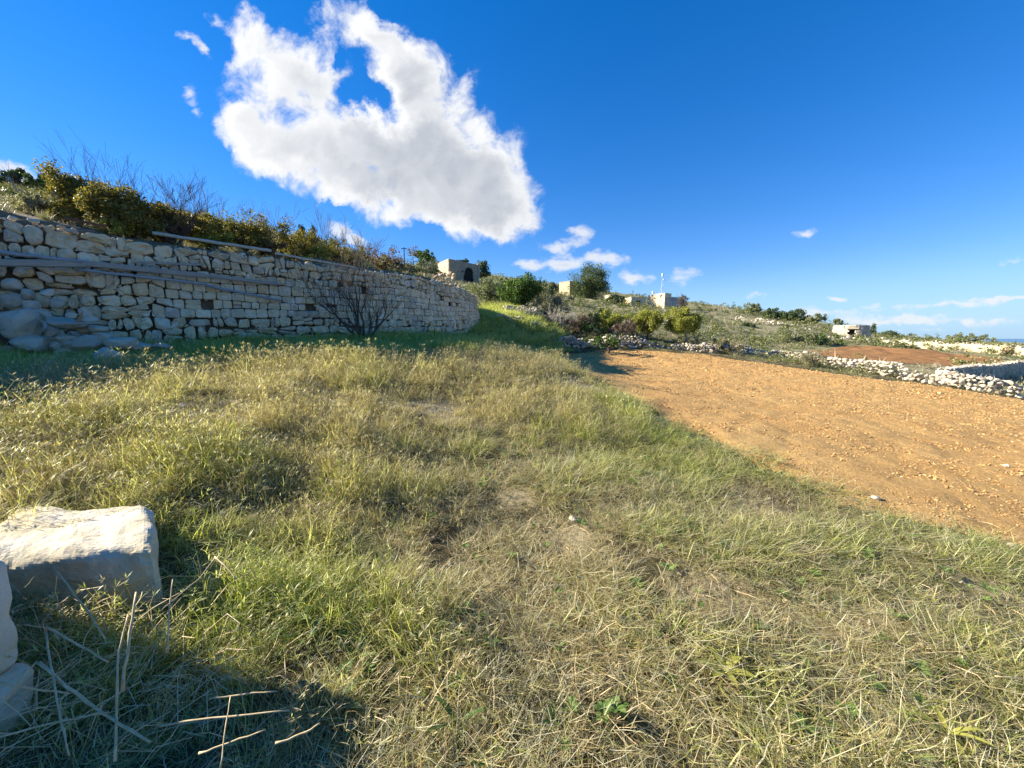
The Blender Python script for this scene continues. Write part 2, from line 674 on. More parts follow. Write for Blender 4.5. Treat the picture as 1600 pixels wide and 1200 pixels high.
def grass_mat(name, green, dry, trans=.5, tips=True):
    """colour from the instance's own dryness, each blade a little different"""
    m, nt, b, o = new_mat(name)
    at = nt.nodes.new('ShaderNodeAttribute')
    at.attribute_type = 'INSTANCER'
    at.attribute_name = 'dry'
    isl = nt.nodes.new('ShaderNodeNewGeometry').outputs['Random Per Island']
    g = ramp_node(nt, green, isl)
    d = ramp_node(nt, dry, isl)
    f = mathn(nt, 'ADD', at.outputs['Fac'], mathn(nt, 'MULTIPLY_ADD', mathn(nt, 'FRACT', mathn(nt, 'MULTIPLY', isl, 7.31)), .9, -.45))
    tp = nt.nodes.new('ShaderNodeAttribute')
    tp.attribute_name = 'tip'
    # dry tips, lightened to paint sunlit highlights; sheaths at the base stay dull
    f = mathn(nt, 'ADD', f, mathn(nt, 'MULTIPLY_ADD', tp.outputs['Fac'], .42, -.22))
    f = ramp_node(nt, [(.35, (0, 0, 0)), (.65, (1, 1, 1))], f)
    c = mixc(nt, f, g, d)
    if tips:
        c = mixc(nt, ramp_node(nt, [(0, (.6, .6, .6)), (.3, (0, 0, 0))], tp.outputs['Fac']), c, (.13, .10, .045))
    nt.links.new(c, b.inputs['Base Color'])
    b.inputs['Roughness'].default_value = .45
    b.inputs['Specular IOR Level'].default_value = .5
    tr = nt.nodes.new('ShaderNodeBsdfTranslucent')
    nt.links.new(mixc(nt, 1.0, c, (1.0, 1.05, .6), 'MULTIPLY'), tr.inputs[0])
    ms = nt.nodes.new('ShaderNodeMixShader')
    ms.inputs[0].default_value = trans
    nt.links.new(b.outputs[0], ms.inputs[1])
    nt.links.new(tr.outputs[0], ms.inputs[2])
    nt.links.new(ms.outputs[0], o.inputs[0])
    return m


def simple_mat(name, c1, c2, scale=6, rough=.85, bstr=.4, bdist=.01, stretch=None):
    m, nt, b, o = new_mat(name)
    p = pos(nt)
    if stretch:
        tcn = nt.nodes.new('ShaderNodeTexCoord')
        mp = nt.nodes.new('ShaderNodeMapping')
        mp.inputs['Scale'].default_value = stretch
        nt.links.new(tcn.outputs['Object'], mp.inputs[0])
        p = mp.outputs[0]
    n = noise_node(nt, p, scale, 7, .65)
    c = ramp_node(nt, [(.3, c1), (.7, c2)], n)
    nt.links.new(c, b.inputs['Base Color'])
    b.inputs['Roughness'].default_value = rough
    bump(nt, b, n, bstr, bdist)
    return m


M_wall = stone_mat('wall_limestone', [(0, (.80, .60, .34)), (.2, (.62, .50, .34)), (.38, (.84, .67, .41)), (.55, (.52, .44, .34)),
                                      (.7, (.76, .59, .36)), (.85, (.87, .74, .50)), (1, (.64, .45, .25))], stain=(.16, .13, .10), stain_amt=.50, lichen=(.78, .70, .56))
M_rubble = stone_mat('rubble_limestone', [(0, (.52, .44, .33)), (.3, (.66, .58, .45)), (.6, (.44, .38, .30)), (1, (.72, .64, .51))], stain_amt=.4, scale=7)
M_white_rubble = stone_mat('pale_rubble_limestone', [(0, (.62, .54, .42)), (.4, (.72, .65, .52)), (.75, (.48, .41, .31)), (1, (.66, .58, .45))], stain_amt=.3, scale=6)
M_gold_rubble = stone_mat('golden_rubble_limestone', [(0, (.66, .55, .36)), (.5, (.60, .50, .33)), (1, (.74, .64, .44))], stain_amt=.2, scale=6)
M_core = simple_mat('wall_earth_fill', (.10, .08, .055), (.24, .19, .13), 12)
M_mud_soil = simple_mat('soil', (.10, .06, .035), (.2, .13, .08), 8)
M_bark = simple_mat('bark', (.05, .04, .032), (.14, .11, .085), 30, .9, .5, .01)
M_twig = simple_mat('twig_bark', (.05, .033, .026), (.12, .08, .06), 30, .9, .3, .005)
M_redbark = simple_mat('red_brown_bark', (.07, .045, .035), (.17, .11, .085), 30, .9, .5, .01)
M_palebark = simple_mat('pale_bark', (.26, .23, .19), (.42, .38, .32), 25, .9, .3, .005)
M_wood = simple_mat('weathered_timber', (.22, .20, .17), (.42, .38, .32), 5, .85, .5, .004, (1.0, 14, 14))
M_pipe = simple_mat('grey_pipe', (.24, .26, .28), (.33, .35, .37), 9, .5, .15, .002)
M_pole = simple_mat('bleached_pole', (.36, .35, .28), (.52, .50, .42), 9, .75, .3, .003)
M_rust = simple_mat('rusty_iron', (.09, .045, .03), (.2, .1, .06), 25, .8, .4, .003)
M_dark = simple_mat('interior_shade', (.012, .011, .01), (.02, .018, .015), 5)  # near-black, paints the shade inside doorways, arch and slit
M_cane = simple_mat('dry_cane', (.40, .29, .14), (.68, .54, .32), 30, .6, .25, .002)

# ------------------------------------------------------------------ ground, sea, fields
for i, t in enumerate(far_pts):
    pass

f1_px = [(850, 545), (885, 575), (955, 606), (1010, 640), (1080, 678), (1200, 735), (1320, 782), (1480, 822), (1600, 862)]
f1_far = [(1600, 626), (1500, 609), (1400, 596), (1300, 584), (1200, 568), (1100, 554), (1000, 548), (930, 546)]
FIELD1 = np.array([hit(*t)[:2] for t in f1_px] + [(5.2, 1.6), (9, -.6), (24, -3), (26, 9)] + [hit(*t)[:2] for t in f1_far])
f2_px = [(1180, 552), (1290, 545), (1330, 539), (1378, 541), (1440, 546), (1500, 553), (1600, 566), (1490, 572), (1450, 571), (1390, 569), (1320, 566), (1240, 560)]
FIELD2 = np.array([hit(*t)[:2] for t in f2_px])


def sd_field1(x, y):
    return inside_sd(x, y, FIELD1) + (fbm2(x * 1.3, y * 1.3, 3, 21) - .5) * .5


def sd_field2(x, y):
    return inside_sd(x, y, FIELD2) + (fbm2(x * .6, y * .6, 3, 23) - .5) * .8


bare_spots = [(hit(px, py), r) for px, py, r in [
    (815, 778, .26), (850, 825, .26), (905, 838, .26), (1105, 925, .30), (1180, 945, .28), (1290, 975, .26), (1400, 985, .22),
    (330, 640, .6), (660, 640, .9), (1160, 790, .35), (1510, 960, .22), (1350, 1130, .13), (1000, 560, .1), (620, 1000, .1),
    (905, 600, .8), (1560, 930, .25)]]
dark_spots = [(hit(px, py), r) for px, py, r in [(760, 715, .30), (690, 855, .25), (1010, 920, .18), (1195, 1075, .16), (620, 1080, .22), (480, 1040, .25), (380, 1120, .2), (300, 870, .18), (560, 960, .15)]]


def bare(x, y):
    b = np.zeros(np.shape(x))
    for p, r in bare_spots:
        b = np.maximum(b, 1 - sm(np.hypot(x - p.x, (y - p.y)), r * .35, r * 1.4))
    n = fbm2(x * 1.1 + 5, y * 1.1, 4, 31)
    n2 = fbm2(x * 7 + 3, y * 7, 3, 33)
    b = np.maximum(b * (.1 + 1.9 * n * n2 * 1.6), sm(n, .62, .75) * .7 * (n2 > .45))
    return np.clip(b, 0, 1)


def lush(x, y):
    """damp green strip at the foot of the wall and up the track"""
    s = inside_sd(x, y, poly_up)
    a = 1 - sm(-s + (fbm2(x * .8, y * .8, 3, 41) - .5) * 1.2, 3.1, 4.0)  # dark green colour follows the shadow's width and deepens its tone
    # the track climbing beside the wall's end
    b = sm(y, 12, 15) * (1 - sm(y, 22, 27)) * (1 - sm(x, 1.5, 4.0))
    return np.maximum(a, b) * (s < .5)


def grid_coords(a0, a1, step, lim, n):
    core = np.arange(a0, a1, step)
    k = np.arange(1, n + 1)
    g = lambda span: span * (np.expm1(k / n * 6.0)) / np.expm1(6.0) + k * step
    left = a0 - g(lim)[::-1]
    right = core[-1] + g(lim)
    return np.concatenate([left, core, right])


def build_ground():
    xs = grid_coords(-17, 26, .16, 760, 70)
    ys = grid_coords(-2, 32, .15, 760, 75)
    X, Y = np.meshgrid(xs, ys)
    x, y = X.ravel(), Y.ravel()
    z = Z(x, y)
    m = (np.hypot(x, y) < 60)
    sf = np.full(x.shape, -9.)
    sf[m] = np.maximum(sd_field1(x[m], y[m]), sd_field2(x[m], y[m]))
    z = z - .10 * sm(sf, .02, .35)
    nx, ny = len(xs), len(ys)
    i = np.arange(nx * ny).reshape(ny, nx)
    f = np.stack([i[:-1, :-1], i[:-1, 1:], i[1:, 1:], i[1:, :-1]], -1).reshape(-1, 4)
    me = bpy.data.meshes.new('ground')
    me.vertices.add(len(x))
    me.vertices.foreach_set('co', np.stack([x, y, z], 1).astype(np.float32).ravel())
    me.loops.add(f.size)
    me.loops.foreach_set('vertex_index', f.ravel().astype(np.int32))
    me.polygons.add(len(f))
    me.polygons.foreach_set('loop_start', (np.arange(len(f)) * 4).astype(np.int32))
    me.polygons.foreach_set('loop_total', np.full(len(f), 4, np.int32))
    me.update(calc_edges=True)
    me.polygons.foreach_set('use_smooth', [True] * len(f))
    for nm, v in (('bare', bare(x, y)), ('lush', lush(x, y)), ('terrace', sm(inside_sd(x, y, poly_up), -.1, .2) * (np.hypot(x, y) < 60))):
        at = me.attributes.new(nm, 'FLOAT', 'POINT')
        at.data.foreach_set('value', v.astype(np.float32))
    m_, nt, b, o = new_mat('turf_soil')
    p = pos(nt)
    n1 = noise_node(nt, p, 9, 8, .7)
    n2 = noise_node(nt, p, 60, 6, .75)
    n3 = noise_node(nt, p, .9, 5, .6)
    soil = ramp_node(nt, [(.3, (.03, .022, .012)), (.5, (.085, .062, .03)), (.7, (.24, .18, .09))], n2)
    pale = ramp_node(nt, [(.35, (.20, .15, .085)), (.5, (.38, .31, .19)), (.65, (.52, .44, .28))], n2)
    ab = nt.nodes.new('ShaderNodeAttribute')
    ab.attribute_name = 'bare'
    al = nt.nodes.new('ShaderNodeAttribute')
    al.attribute_name = 'lush'
    green = ramp_node(nt, [(.3, (.03, .045, .014)), (.7, (.075, .10, .03))], n2)
    c = mixc(nt, mathn(nt, 'MULTIPLY_ADD', n3, 1.2, -.35, True), soil, green)
    bb = mathn(nt, 'ADD', ab.outputs['Fac'], mathn(nt, 'MULTIPLY_ADD', noise_node(nt, p, 24, 6, .7), 2.2, -1.15))
    c = mixc(nt, ramp_node(nt, [(.35, (0, 0, 0)), (.7, (1, 1, 1))], bb), c, pale)
    c = mixc(nt, mathn(nt, 'MULTIPLY', al.outputs['Fac'], .85), c, green)
    at_ = nt.nodes.new('ShaderNodeAttribute')
    at_.attribute_name = 'terrace'
    tcx = ramp_node(nt, [(.3, (.08, .065, .042)), (.5, (.17, .14, .09)), (.7, (.28, .24, .17))], mathn(nt, 'MULTIPLY_ADD', n2, .5, mathn(nt, 'MULTIPLY', n1, .5)))
    c = mixc(nt, at_.outputs['Fac'], c, tcx)
    # far hillsides: olive and straw scrubland
    far = nt.nodes.new('ShaderNodeVectorMath')
    far.operation = 'LENGTH'
    nt.links.new(p, far.inputs[0])
    nf = noise_node(nt, p, .22, 8, .68)
    hc = ramp_node(nt, [(.3, (.10, .115, .045)), (.45, (.20, .20, .09)), (.58, (.32, .28, .15)), (.75, (.40, .35, .22))], nf)
    fm = nt.nodes.new('ShaderNodeMapRange')
    fm.inputs[1].default_value = 26
    fm.inputs[2].default_value = 40
    nt.links.new(far.outputs['Value'], fm.inputs[0])
    c = mixc(nt, fm.outputs[0], c, hc)
    nt.links.new(c, b.inputs['Base Color'])
    b.inputs['Roughness'].default_value = 1
    bump(nt, b, mathn(nt, 'ADD', n1, mathn(nt, 'MULTIPLY', n2, .5)), .8, .04)
    me.materials.append(m_)
    return tag(link('ground', me), kind='structure')


ground = build_ground()

# sea out to the horizon
m_, nt_, b_, o_ = new_mat('sea_water')
b_.inputs['Base Color'].default_value = (.03, .09, .16, 1)
b_.inputs['Roughness'].default_value = .22
nn_ = noise_node(nt_, pos(nt_), .15, 6, .7)
bump(nt_, b_, nn_, .6, .6)
s_ = []
for i in range(64):
    a = 2 * math.pi * i / 64
    s_.append((28000 * math.cos(a), 28000 * math.sin(a), -36))
tag(link('sea', mesh_np('sea', s_, [list(range(64))], m_)), kind='structure')


def soil_mat(name, dark, mid, lite, sc=1.0):
    m, nt, b, o = new_mat(name)
    p = pos(nt)
    n1 = noise_node(nt, p, 26 * sc, 8, .72)
    n2 = noise_node(nt, p, 110 * sc, 5, .7)
    n3 = noise_node(nt, p, .7, 5, .6)
    c = ramp_node(nt, [(.32, dark), (.47, mid), (.66, lite)], mathn(nt, 'MULTIPLY_ADD', n2, .45, mathn(nt, 'MULTIPLY', n1, .55)))
    c = mixc(nt, mathn(nt, 'MULTIPLY_ADD', n3, 1.3, -.45, True), c, mixc(nt, 1.0, c, (1.0, .80, .62), 'MULTIPLY'))
    nt.links.new(c, b.inputs['Base Color'])
    b.inputs['Roughness'].default_value = 1
    b.inputs['Specular IOR Level'].default_value = .1
    bump(nt, b, mathn(nt, 'ADD', n1, mathn(nt, 'MULTIPLY', n2, .4)), .8, .05)
    return m


SOIL1 = soil_mat('ochre_tilled_soil', (.22, .115, .042), (.48, .30, .115), (.66, .47, .22))
SOIL2 = soil_mat('red_brown_tilled_soil', (.15, .08, .035), (.29, .155, .065), (.38, .225, .11), .6)


def build_field(name, poly, sdf, step, mat, amp):
    x0, y0 = poly.min(0) - 1
    x1, y1 = poly.max(0) + 1
    xs, ys = np.arange(x0, x1, step), np.arange(y0, y1, step)
    X, Y = np.meshgrid(xs, ys)
    x, y = X.ravel(), Y.ravel()
    s = sdf(x, y)
    keep = s > 0
    z = Z(x, y) + .006 + sm(s, 0, .35) * (amp * (fbm2(x * 5, y * 5, 3, 51) - .35) + amp * .9 * (fbm2(x * 14, y * 14, 2, 52) - .4))
    i = np.arange(len(x)).reshape(len(ys), len(xs))
    f = np.stack([i[:-1, :-1], i[:-1, 1:], i[1:, 1:], i[1:, :-1]], -1).reshape(-1, 4)
    f = f[keep[f].all(1)]
    used, inv = np.unique(f, return_inverse=True)
    me = mesh_np(name, np.stack([x, y, z], 1)[used], inv.reshape(-1, 4), mat, True)
    return tag(link(name, me), kind='structure')


build_field('ploughed_field', FIELD1, sd_field1, .085, SOIL1, .05)
build_field('red_field', FIELD2, sd_field2, .22, SOIL2, .08)


# ------------------------------------------------------------------ scattering with geometry nodes
def scatter(name, pts, rot, scl, idx, dry, protos, mat):
    pc = bpy.data.collections.new('kinds_of_' + name)
    for k, me in enumerate(protos):
        me.materials.clear()
        me.materials.append(mat)
        pc.objects.link(bpy.data.objects.new('%s_kind_%02d' % (name, k), me))
    me = bpy.data.meshes.new(name)
    me.vertices.add(len(pts))
    me.vertices.foreach_set('co', np.asarray(pts, np.float32).ravel())
    for nm, tp, v, fld in (('rot', 'FLOAT_VECTOR', rot, 'vector'), ('scl', 'FLOAT_VECTOR', scl, 'vector'), ('kind_index', 'INT', idx, 'value'), ('dry', 'FLOAT', dry, 'value')):
        at = me.attributes.new(nm, tp, 'POINT')
        at.data.foreach_set(fld, np.asarray(v, np.int32 if tp == 'INT' else np.float32).ravel())
    me.materials.append(mat)
    o = link(name, me)
    ng = bpy.data.node_groups.new('scatter_' + name, 'GeometryNodeTree')
    ng.interface.new_socket('Geometry', in_out='INPUT', socket_type='NodeSocketGeometry')
    ng.interface.new_socket('Geometry', in_out='OUTPUT', socket_type='NodeSocketGeometry')
    gi, go = ng.nodes.new('NodeGroupInput'), ng.nodes.new('NodeGroupOutput')
    iop = ng.nodes.new('GeometryNodeInstanceOnPoints')
    ci = ng.nodes.new('GeometryNodeCollectionInfo')
    ci.inputs['Collection'].default_value = pc
    ci.inputs['Separate Children'].default_value = True
    ci.inputs['Reset Children'].default_value = True

    def na(nm, tp):
        n = ng.nodes.new('GeometryNodeInputNamedAttribute')
        n.data_type = tp
        n.inputs['Name'].default_value = nm
        return n.outputs['Attribute']
    e2r = ng.nodes.new('FunctionNodeEulerToRotation')
    ng.links.new(na('rot', 'FLOAT_VECTOR'), e2r.inputs[0])
    ng.links.new(gi.outputs[0], iop.inputs['Points'])
    ng.links.new(ci.outputs[0], iop.inputs['Instance'])
    iop.inputs['Pick Instance'].default_value = True
    ng.links.new(na('kind_index', 'INT'), iop.inputs['Instance Index'])
    ng.links.new(e2r.outputs[0], iop.inputs['Rotation'])
    ng.links.new(na('scl', 'FLOAT_VECTOR'), iop.inputs['Scale'])
    ng.links.new(iop.outputs[0], go.inputs[0])
    md = o.modifiers.new('scatter', 'NODES')
    md.node_group = ng
    return tag(o, kind='stuff')


def blades(rng, n, R0, len_, wid, tilt0, curve, seg=4, lying=0.0, lenvar=.4, heads=0.0):
    """n grass blades in a tuft; every array indexed by blade"""
    r = R0 * np.sqrt(rng.random(n))
    a = rng.random(n) * 2 * np.pi
    bx, by = r * np.cos(a), r * np.sin(a)
    az = a + rng.normal(0, 1.0, n)
    ln = len_ * (1 - lenvar + 2 * lenvar * rng.random(n))
    th = np.abs(rng.normal(tilt0, .25, n))
    cv = rng.normal(curve, curve * .45 + .15, n)
    lie = rng.random(n) < lying
    th = np.where(lie, 1.35, th)
    cv = np.where(lie, rng.normal(0, .5, n), cv)
    w = wid * (.6 + .8 * rng.random(n))
    tw = rng.normal(0, .6, n)
    p = np.stack([bx, by, np.where(lie, .01 + .04 * rng.random(n), -.01)], 1)
    azv = az.copy()
    rows = []
    for s in range(seg + 1):
        t = s / seg
        ww = w * (1 - t ** 2.2) * .5 + w * .04
        side = np.stack([-np.sin(azv + tw), np.cos(azv + tw), np.zeros(n)], 1)
        rows.append((p - side * ww[:, None], p + side * ww[:, None]))
        st = ln / seg
        p = p + np.stack([np.sin(th) * np.cos(azv), np.sin(th) * np.sin(azv), np.cos(th)], 1) * st[:, None]
        p[:, 2] = np.maximum(p[:, 2], .004)
        th = np.minimum(th + cv / seg, 2.4)
        azv = azv + rng.normal(0, .18, n)
    V, F = [], []
    base = 0
    allv = np.stack([np.stack(r_, 1) for r_ in rows], 1)   # n, seg+1, 2, 3
    V = allv.reshape(-1, 3)
    blades.tip = np.tile(np.repeat(np.arange(seg + 1) / seg, 2), n)
    per = (seg + 1) * 2
    for i in range(n):
        b0 = i * per
        for s in range(seg):
            q = b0 + 2 * s
            F.append((q, q + 1, q + 3, q + 2))
    return V, F


def tuft_mesh(name, seed, *specs):
    rng = np.random.default_rng(seed)
    mb = MB()
    tips = []
    for sp in specs:
        V, F = blades(rng, **sp)
        mb.add(V, F)
        tips.append(blades.tip)
    return with_tips(mesh_np(name, np.concatenate(mb.v), mb.f), tips)


def with_tips(me, tips):
    at = me.attributes.new('tip', 'FLOAT', 'POINT')
    t = np.concatenate(tips + [np.ones(max(0, len(me.vertices) - sum(len(a) for a in tips)))])
    at.data.foreach_set('value', t.astype(np.float32))
    return me


def seed_heads(seed, n, h, R0):
    """thin stalks ending in a small spray of seeds"""
    rng = random.Random(seed)
    mb = MB()
    for i in range(n):
        a = rng.uniform(0, 6.28)
        x, y = R0 * rng.random() * math.cos(a), R0 * rng.random() * math.sin(a)
        hh = h * rng.uniform(.7, 1.2)
        lx, ly = rng.uniform(-.3, .5) * hh, rng.uniform(-.3, .3) * hh
        pts = [Vector((x + lx * t * t, y + ly * t * t, hh * t * (1 - .15 * t))) for t in (0, .35, .7, 1)]
        mb.tube(pts, [.0016, .0014, .0011, .0008], 3, False)
        tip = pts[-1]
        for k in range(5):
            d = Vector((rng.uniform(-1, 1) + lx * 3, rng.uniform(-1, 1), rng.uniform(-.2, .9))).normalized() * rng.uniform(.03, .06)
            s_ = d.cross(Vector((0, 0, 1))).normalized() * .0028
            mb.add([tip, tip + d * .5 + s_, tip + d, tip + d * .5 - s_], [(0, 1, 2, 3)])
    return mb


G = dict
near_kinds, tall_kinds, lush_kinds, far_kinds = [], [], [], []
for k in range(5):     # low matted turf of the foreground
    near_kinds.append(tuft_mesh('turf', 100 + k,
        G(n=40, R0=.10, len_=.095, wid=.0032, tilt0=.85, curve=2.0, seg=4, lying=.22),
        G(n=14, R0=.12, len_=.15, wid=.0022, tilt0=1.0, curve=1.2, seg=5, lying=.5)))
for k in range(3):     # straw litter, lying flat
    near_kinds.append(tuft_mesh('litter', 120 + k, G(n=46, R0=.16, len_=.13, wid=.0026, tilt0=1.3, curve=.3, seg=3, lying=.9)))
for k in range(5):     # knee high yellow green grass
    me_ = MB()
    tips_ = []
    rng_ = np.random.default_rng(140 + k)
    for sp in (G(n=44, R0=.13, len_=.23, wid=.0040, tilt0=.5, curve=1.7, seg=5), G(n=30, R0=.15, len_=.15, wid=.0036, tilt0=.9, curve=1.6, seg=4)):
        V, F = blades(rng_, **sp)
        me_.add(V, F)
        tips_.append(blades.tip)
    sh = seed_heads(k, 5, .30, .1)
    me_.add(np.concatenate(sh.v), sh.f)
    tall_kinds.append(with_tips(mesh_np('tall_grass', np.concatenate(me_.v), me_.f), tips_))
for k in range(4):     # soft green grass in the shade
    lush_kinds.append(tuft_mesh('shade_grass', 160 + k, G(n=60, R0=.17, len_=.17, wid=.0055, tilt0=.45, curve=1.1, seg=4)))

GRASS = grass_mat('grass_blades',
                  [(0, (.22, .26, .05)), (.4, (.42, .46, .10)), (.7, (.60, .62, .20)), (1, (.74, .72, .34))],
                  [(0, (.30, .20, .10)), (.3, (.50, .40, .20)), (.65, (.70, .61, .35)), (1, (.78, .74, .55))])
SCRUBM = grass_mat('hill_scrub',
                   [(0, (.07, .09, .03)), (.4, (.15, .175, .05)), (.75, (.25, .26, .08)), (1, (.30, .29, .13))],
                   [(0, (.24, .19, .12)), (.4, (.38, .32, .21)), (.75, (.46, .42, .31)), (1, (.5, .47, .38))], .25, False)


def fan_points(rng, r0, r1, dens, half=R(62), minr=0):
    area = half * (r1 ** 2 - r0 ** 2)
    n = int(area * dens)
    r = np.sqrt(r0 ** 2 + rng.random(n) * (r1 ** 2 - r0 ** 2))
    a = (rng.random(n) * 2 - 1) * half
    return r * np.sin(a), r * np.cos(a)


block_xy = P(128, 900, 2.25)


def clear_of_things(x, y):
    s = inside_sd(x, y, poly_up)
    ok = (s < -.40)
    ok &= ~((np.abs(x + 2.43 + .85 * (y - 2.09)) < .36) & (np.abs(y - 2.09) < .30))
    ok &= ~((x < -1.80) & (x > -4) & (np.abs(y - 1.15) < .2))
    return ok


def tallness(x, y):
    """1 where the uncut yellow green grass stands"""
    a = hit(250, 740)
    n = fbm2(x * .5, y * .5, 3, 61)
    left = 1 - sm(x + .25 * y + (n - .5) * 1.6, -1.0, .6)
    near = sm(y + (n - .5) * .8, 2.0, 3.0)
    mid = sm(y, 4.0, 6.0) * (1 - sm(x, .8, 2.4))
    # a rank, dark green patch in the lower left
    patch = 1 - sm(np.hypot((x + 1.05) / 1.0, (y - 1.65) / .55), .6, 1.1)
    return np.clip(np.maximum(np.maximum(left * near, mid * .55), patch * .8), 0, 1)


def build_grass():
    rng = np.random.default_rng(7)
    Ps, Rs, Ss, Is, Ds = [], [], [], [], []
    nk = len(near_kinds)
    tk = len(tall_kinds)
    for (r0, r1, dens, smul) in ((.55, 3.2, 215, .88), (3.2, 6, 150, 1.0), (6, 11, 80, 1.2), (11, 18, 30, 1.65), (18, 30, 11, 2.2)):
        x, y = fan_points(rng, r0, r1, dens)
        ok = (sd_field1(x, y) < .03) & (sd_field2(x, y) < -.1) & clear_of_things(x, y)
        # a clear foot along the pale rubble wall, grass creeping a little into the tilled soil
        sf = sd_field1(x, y)
        ok &= ~((x > 3) & (y > 9) & (sf > -2.0) & (rng.random(len(x)) < .8))
        ok |= (sf > -.02) & (sf < .30) & (x < 9) & (y < 12) & (rng.random(len(x)) < .10)
        x, y = x[ok], y[ok]
        b = bare(x, y)
        lu = lush(x, y)
        ta = tallness(x, y) * (1 - lu)
        dk = np.zeros(x.shape)
        for p, r in dark_spots:
            dk = np.maximum(dk, 1 - sm(np.hypot(x - p.x, y - p.y), r * .4, r * 1.1))
        cl_ = fbm2(x * 2.2, y * 2.2, 3, 71)
        keep = (rng.random(len(x)) > (1 - sm(cl_, .32, .50)) * .55 * (y < 2.7) * (x > -.6)) & (rng.random(len(x)) > b * .5) & (rng.random(len(x)) > dk * .8)
        x, y, b, lu, ta = x[keep], y[keep], b[keep], lu[keep], ta[keep]
        n = len(x)
        clump = fbm2(x * 2.2, y * 2.2, 3, 71)
        big = fbm2(x * .45, y * .45, 3, 72)
        k = rng.random(n)
        idx = rng.integers(0, 5, n)
        lit = rng.random(n) < (.12 + .75 * b)
        idx = np.where(lit, 5 + rng.integers(0, 3, n), idx)
        istall = rng.random(n) < ta * .85
        idx = np.where(istall, nk + rng.integers(0, tk, n), idx)
        islush = rng.random(n) < lu
        idx = np.where(islush, nk + tk + rng.integers(0, len(lush_kinds), n), idx)
        s = smul * (.30 + 1.5 * clump) * (.8 + .4 * rng.random(n)) * (1 - .35 * b)
        s = np.where(istall, s * .84, s)
        # blades keep a real height; far tufts only get broader
        r = np.hypot(x, y)
        flat = np.interp(r, [3, 12, 25], [1, .8, .6])
        dry = .72 + (big - .5) * 1.5 + (clump - .5) * -.8 + .35 * b + rng.normal(0, .14, n)
        dry = np.where(ta > .4, dry + .10, dry)
        patch = 1 - sm(np.hypot((x + 1.0) / 1.1, (y - 1.6) / .6), .6, 1.1)
        dry = dry - patch * .55
        dry = np.where(lu > .3, -.35 + .2 * dry, dry)
        dry = np.where(lit & ~istall & ~islush & (patch < .3), .95, dry)
        z = Z(x, y)
        Ps.append(np.stack([x, y, z], 1))
        Rs.append(np.stack([rng.normal(0, .12, n), rng.normal(.06, .12, n), rng.random(n) * 6.283], 1))
        Ss.append(np.stack([s, s, s * flat], 1))
        Is.append(idx)
        Ds.append(dry)
    return scatter('grass', np.concatenate(Ps), np.concatenate(Rs), np.concatenate(Ss), np.concatenate(Is), np.concatenate(Ds),
                   near_kinds + tall_kinds + lush_kinds, GRASS)


tag(build_grass(), 'rough grass, green and straw coloured, covering the slope below the stone wall', 'grass')


def hull_rock(seed, n=16, squash=(1, .85, .7), mat=None, name='rock', sub=0):
    rng = np.random.default_rng(seed)
    v = rng.normal(0, 1, (n, 3))
    v /= np.linalg.norm(v, axis=1)[:, None]
    v *= (.86 + .14 * rng.random((n, 1))) * np.array(squash)
    import bmesh
    bm = bmesh.new()
    for p in v:
        bm.verts.new(p)
    res = bmesh.ops.convex_hull(bm, input=bm.verts)
    bmesh.ops.delete(bm, geom=[g for g in res['geom_interior'] if isinstance(g, bmesh.types.BMVert)], context='VERTS')
    if sub:
        bmesh.ops.bevel(bm, geom=bm.edges[:] + bm.verts[:], offset=.09, segments=1, affect='EDGES')
        bmesh.ops.triangulate(bm, faces=bm.faces)
    if sub > 1:
        bmesh.ops.subdivide_edges(bm, edges=bm.edges, cuts=1, smooth=.15, fractal=.25, seed=seed)
    me = bpy.data.meshes.new(name)
    bm.to_mesh(me)
    bm.free()
    if mat:
        me.materials.append(mat)
    return me


def build_weeds():
    rng = np.random.default_rng(57)
    kinds = []
    for k in range(5):
        mb = MB()
        r2 = np.random.default_rng(800 + k)
        n = 7 + k
        for i in range(n):
            a = 6.283 * i / n + r2.normal(0, .25)
            l = .036 * r2.uniform(.6, 1.2)
            wd = l * (.30 if k % 2 else .5) * .5
            e = r2.uniform(.2, .9)
            h = np.array([math.cos(a), math.sin(a), 0])
            sd_ = np.array([-math.sin(a), math.cos(a), 0])
            pts = []
            for t, w_ in ((0.1, .25), (.45, .8), (.75, 1.0), (1.0, .15)):
                c = h * l * t * math.cos(e * (1 - .5 * t)) + np.array([0, 0, .01 + l * t * math.sin(e) * (1 - .4 * t)])
                pts += [c - sd_ * wd * w_ + [0, 0, wd * .3 * w_], c, c + sd_ * wd * w_ + [0, 0, wd * .3 * w_]]
            f = []
            for q in range(3):
                f += [(3 * q, 3 * q + 1, 3 * q + 4, 3 * q + 3), (3 * q + 1, 3 * q + 2, 3 * q + 5, 3 * q + 4)]
            mb.add(np.array(pts), f)
        kinds.append(mesh_np('rosette', np.concatenate(mb.v), mb.f))
    m = leaf_mat('small_weed_leaves', [(0, (.05, .10, .02)), (.5, (.12, .20, .04)), (1, (.26, .34, .10))], .35)
    x, y = fan_points(rng, .9, 7, 20)
    k = (sd_field1(x, y) < .1) & clear_of_things(x, y) & (fbm2(x * .9, y * .9, 3, 58) > .47)
    x, y = x[k], y[k]
    n = len(x)
    s = rng.uniform(.5, 1.5, n)
    return scatter('small_weeds', np.stack([x, y, Z(x, y) + .02], 1), np.stack([rng.normal(0, .2, n), rng.normal(0, .2, n), rng.uniform(0, 6, n)], 1),
                   np.stack([s, s, s], 1), rng.integers(0, 5, n), rng.random(n), kinds, m)


tag(build_weeds(), 'small broad leaved weeds scattered through the grass', 'weeds')


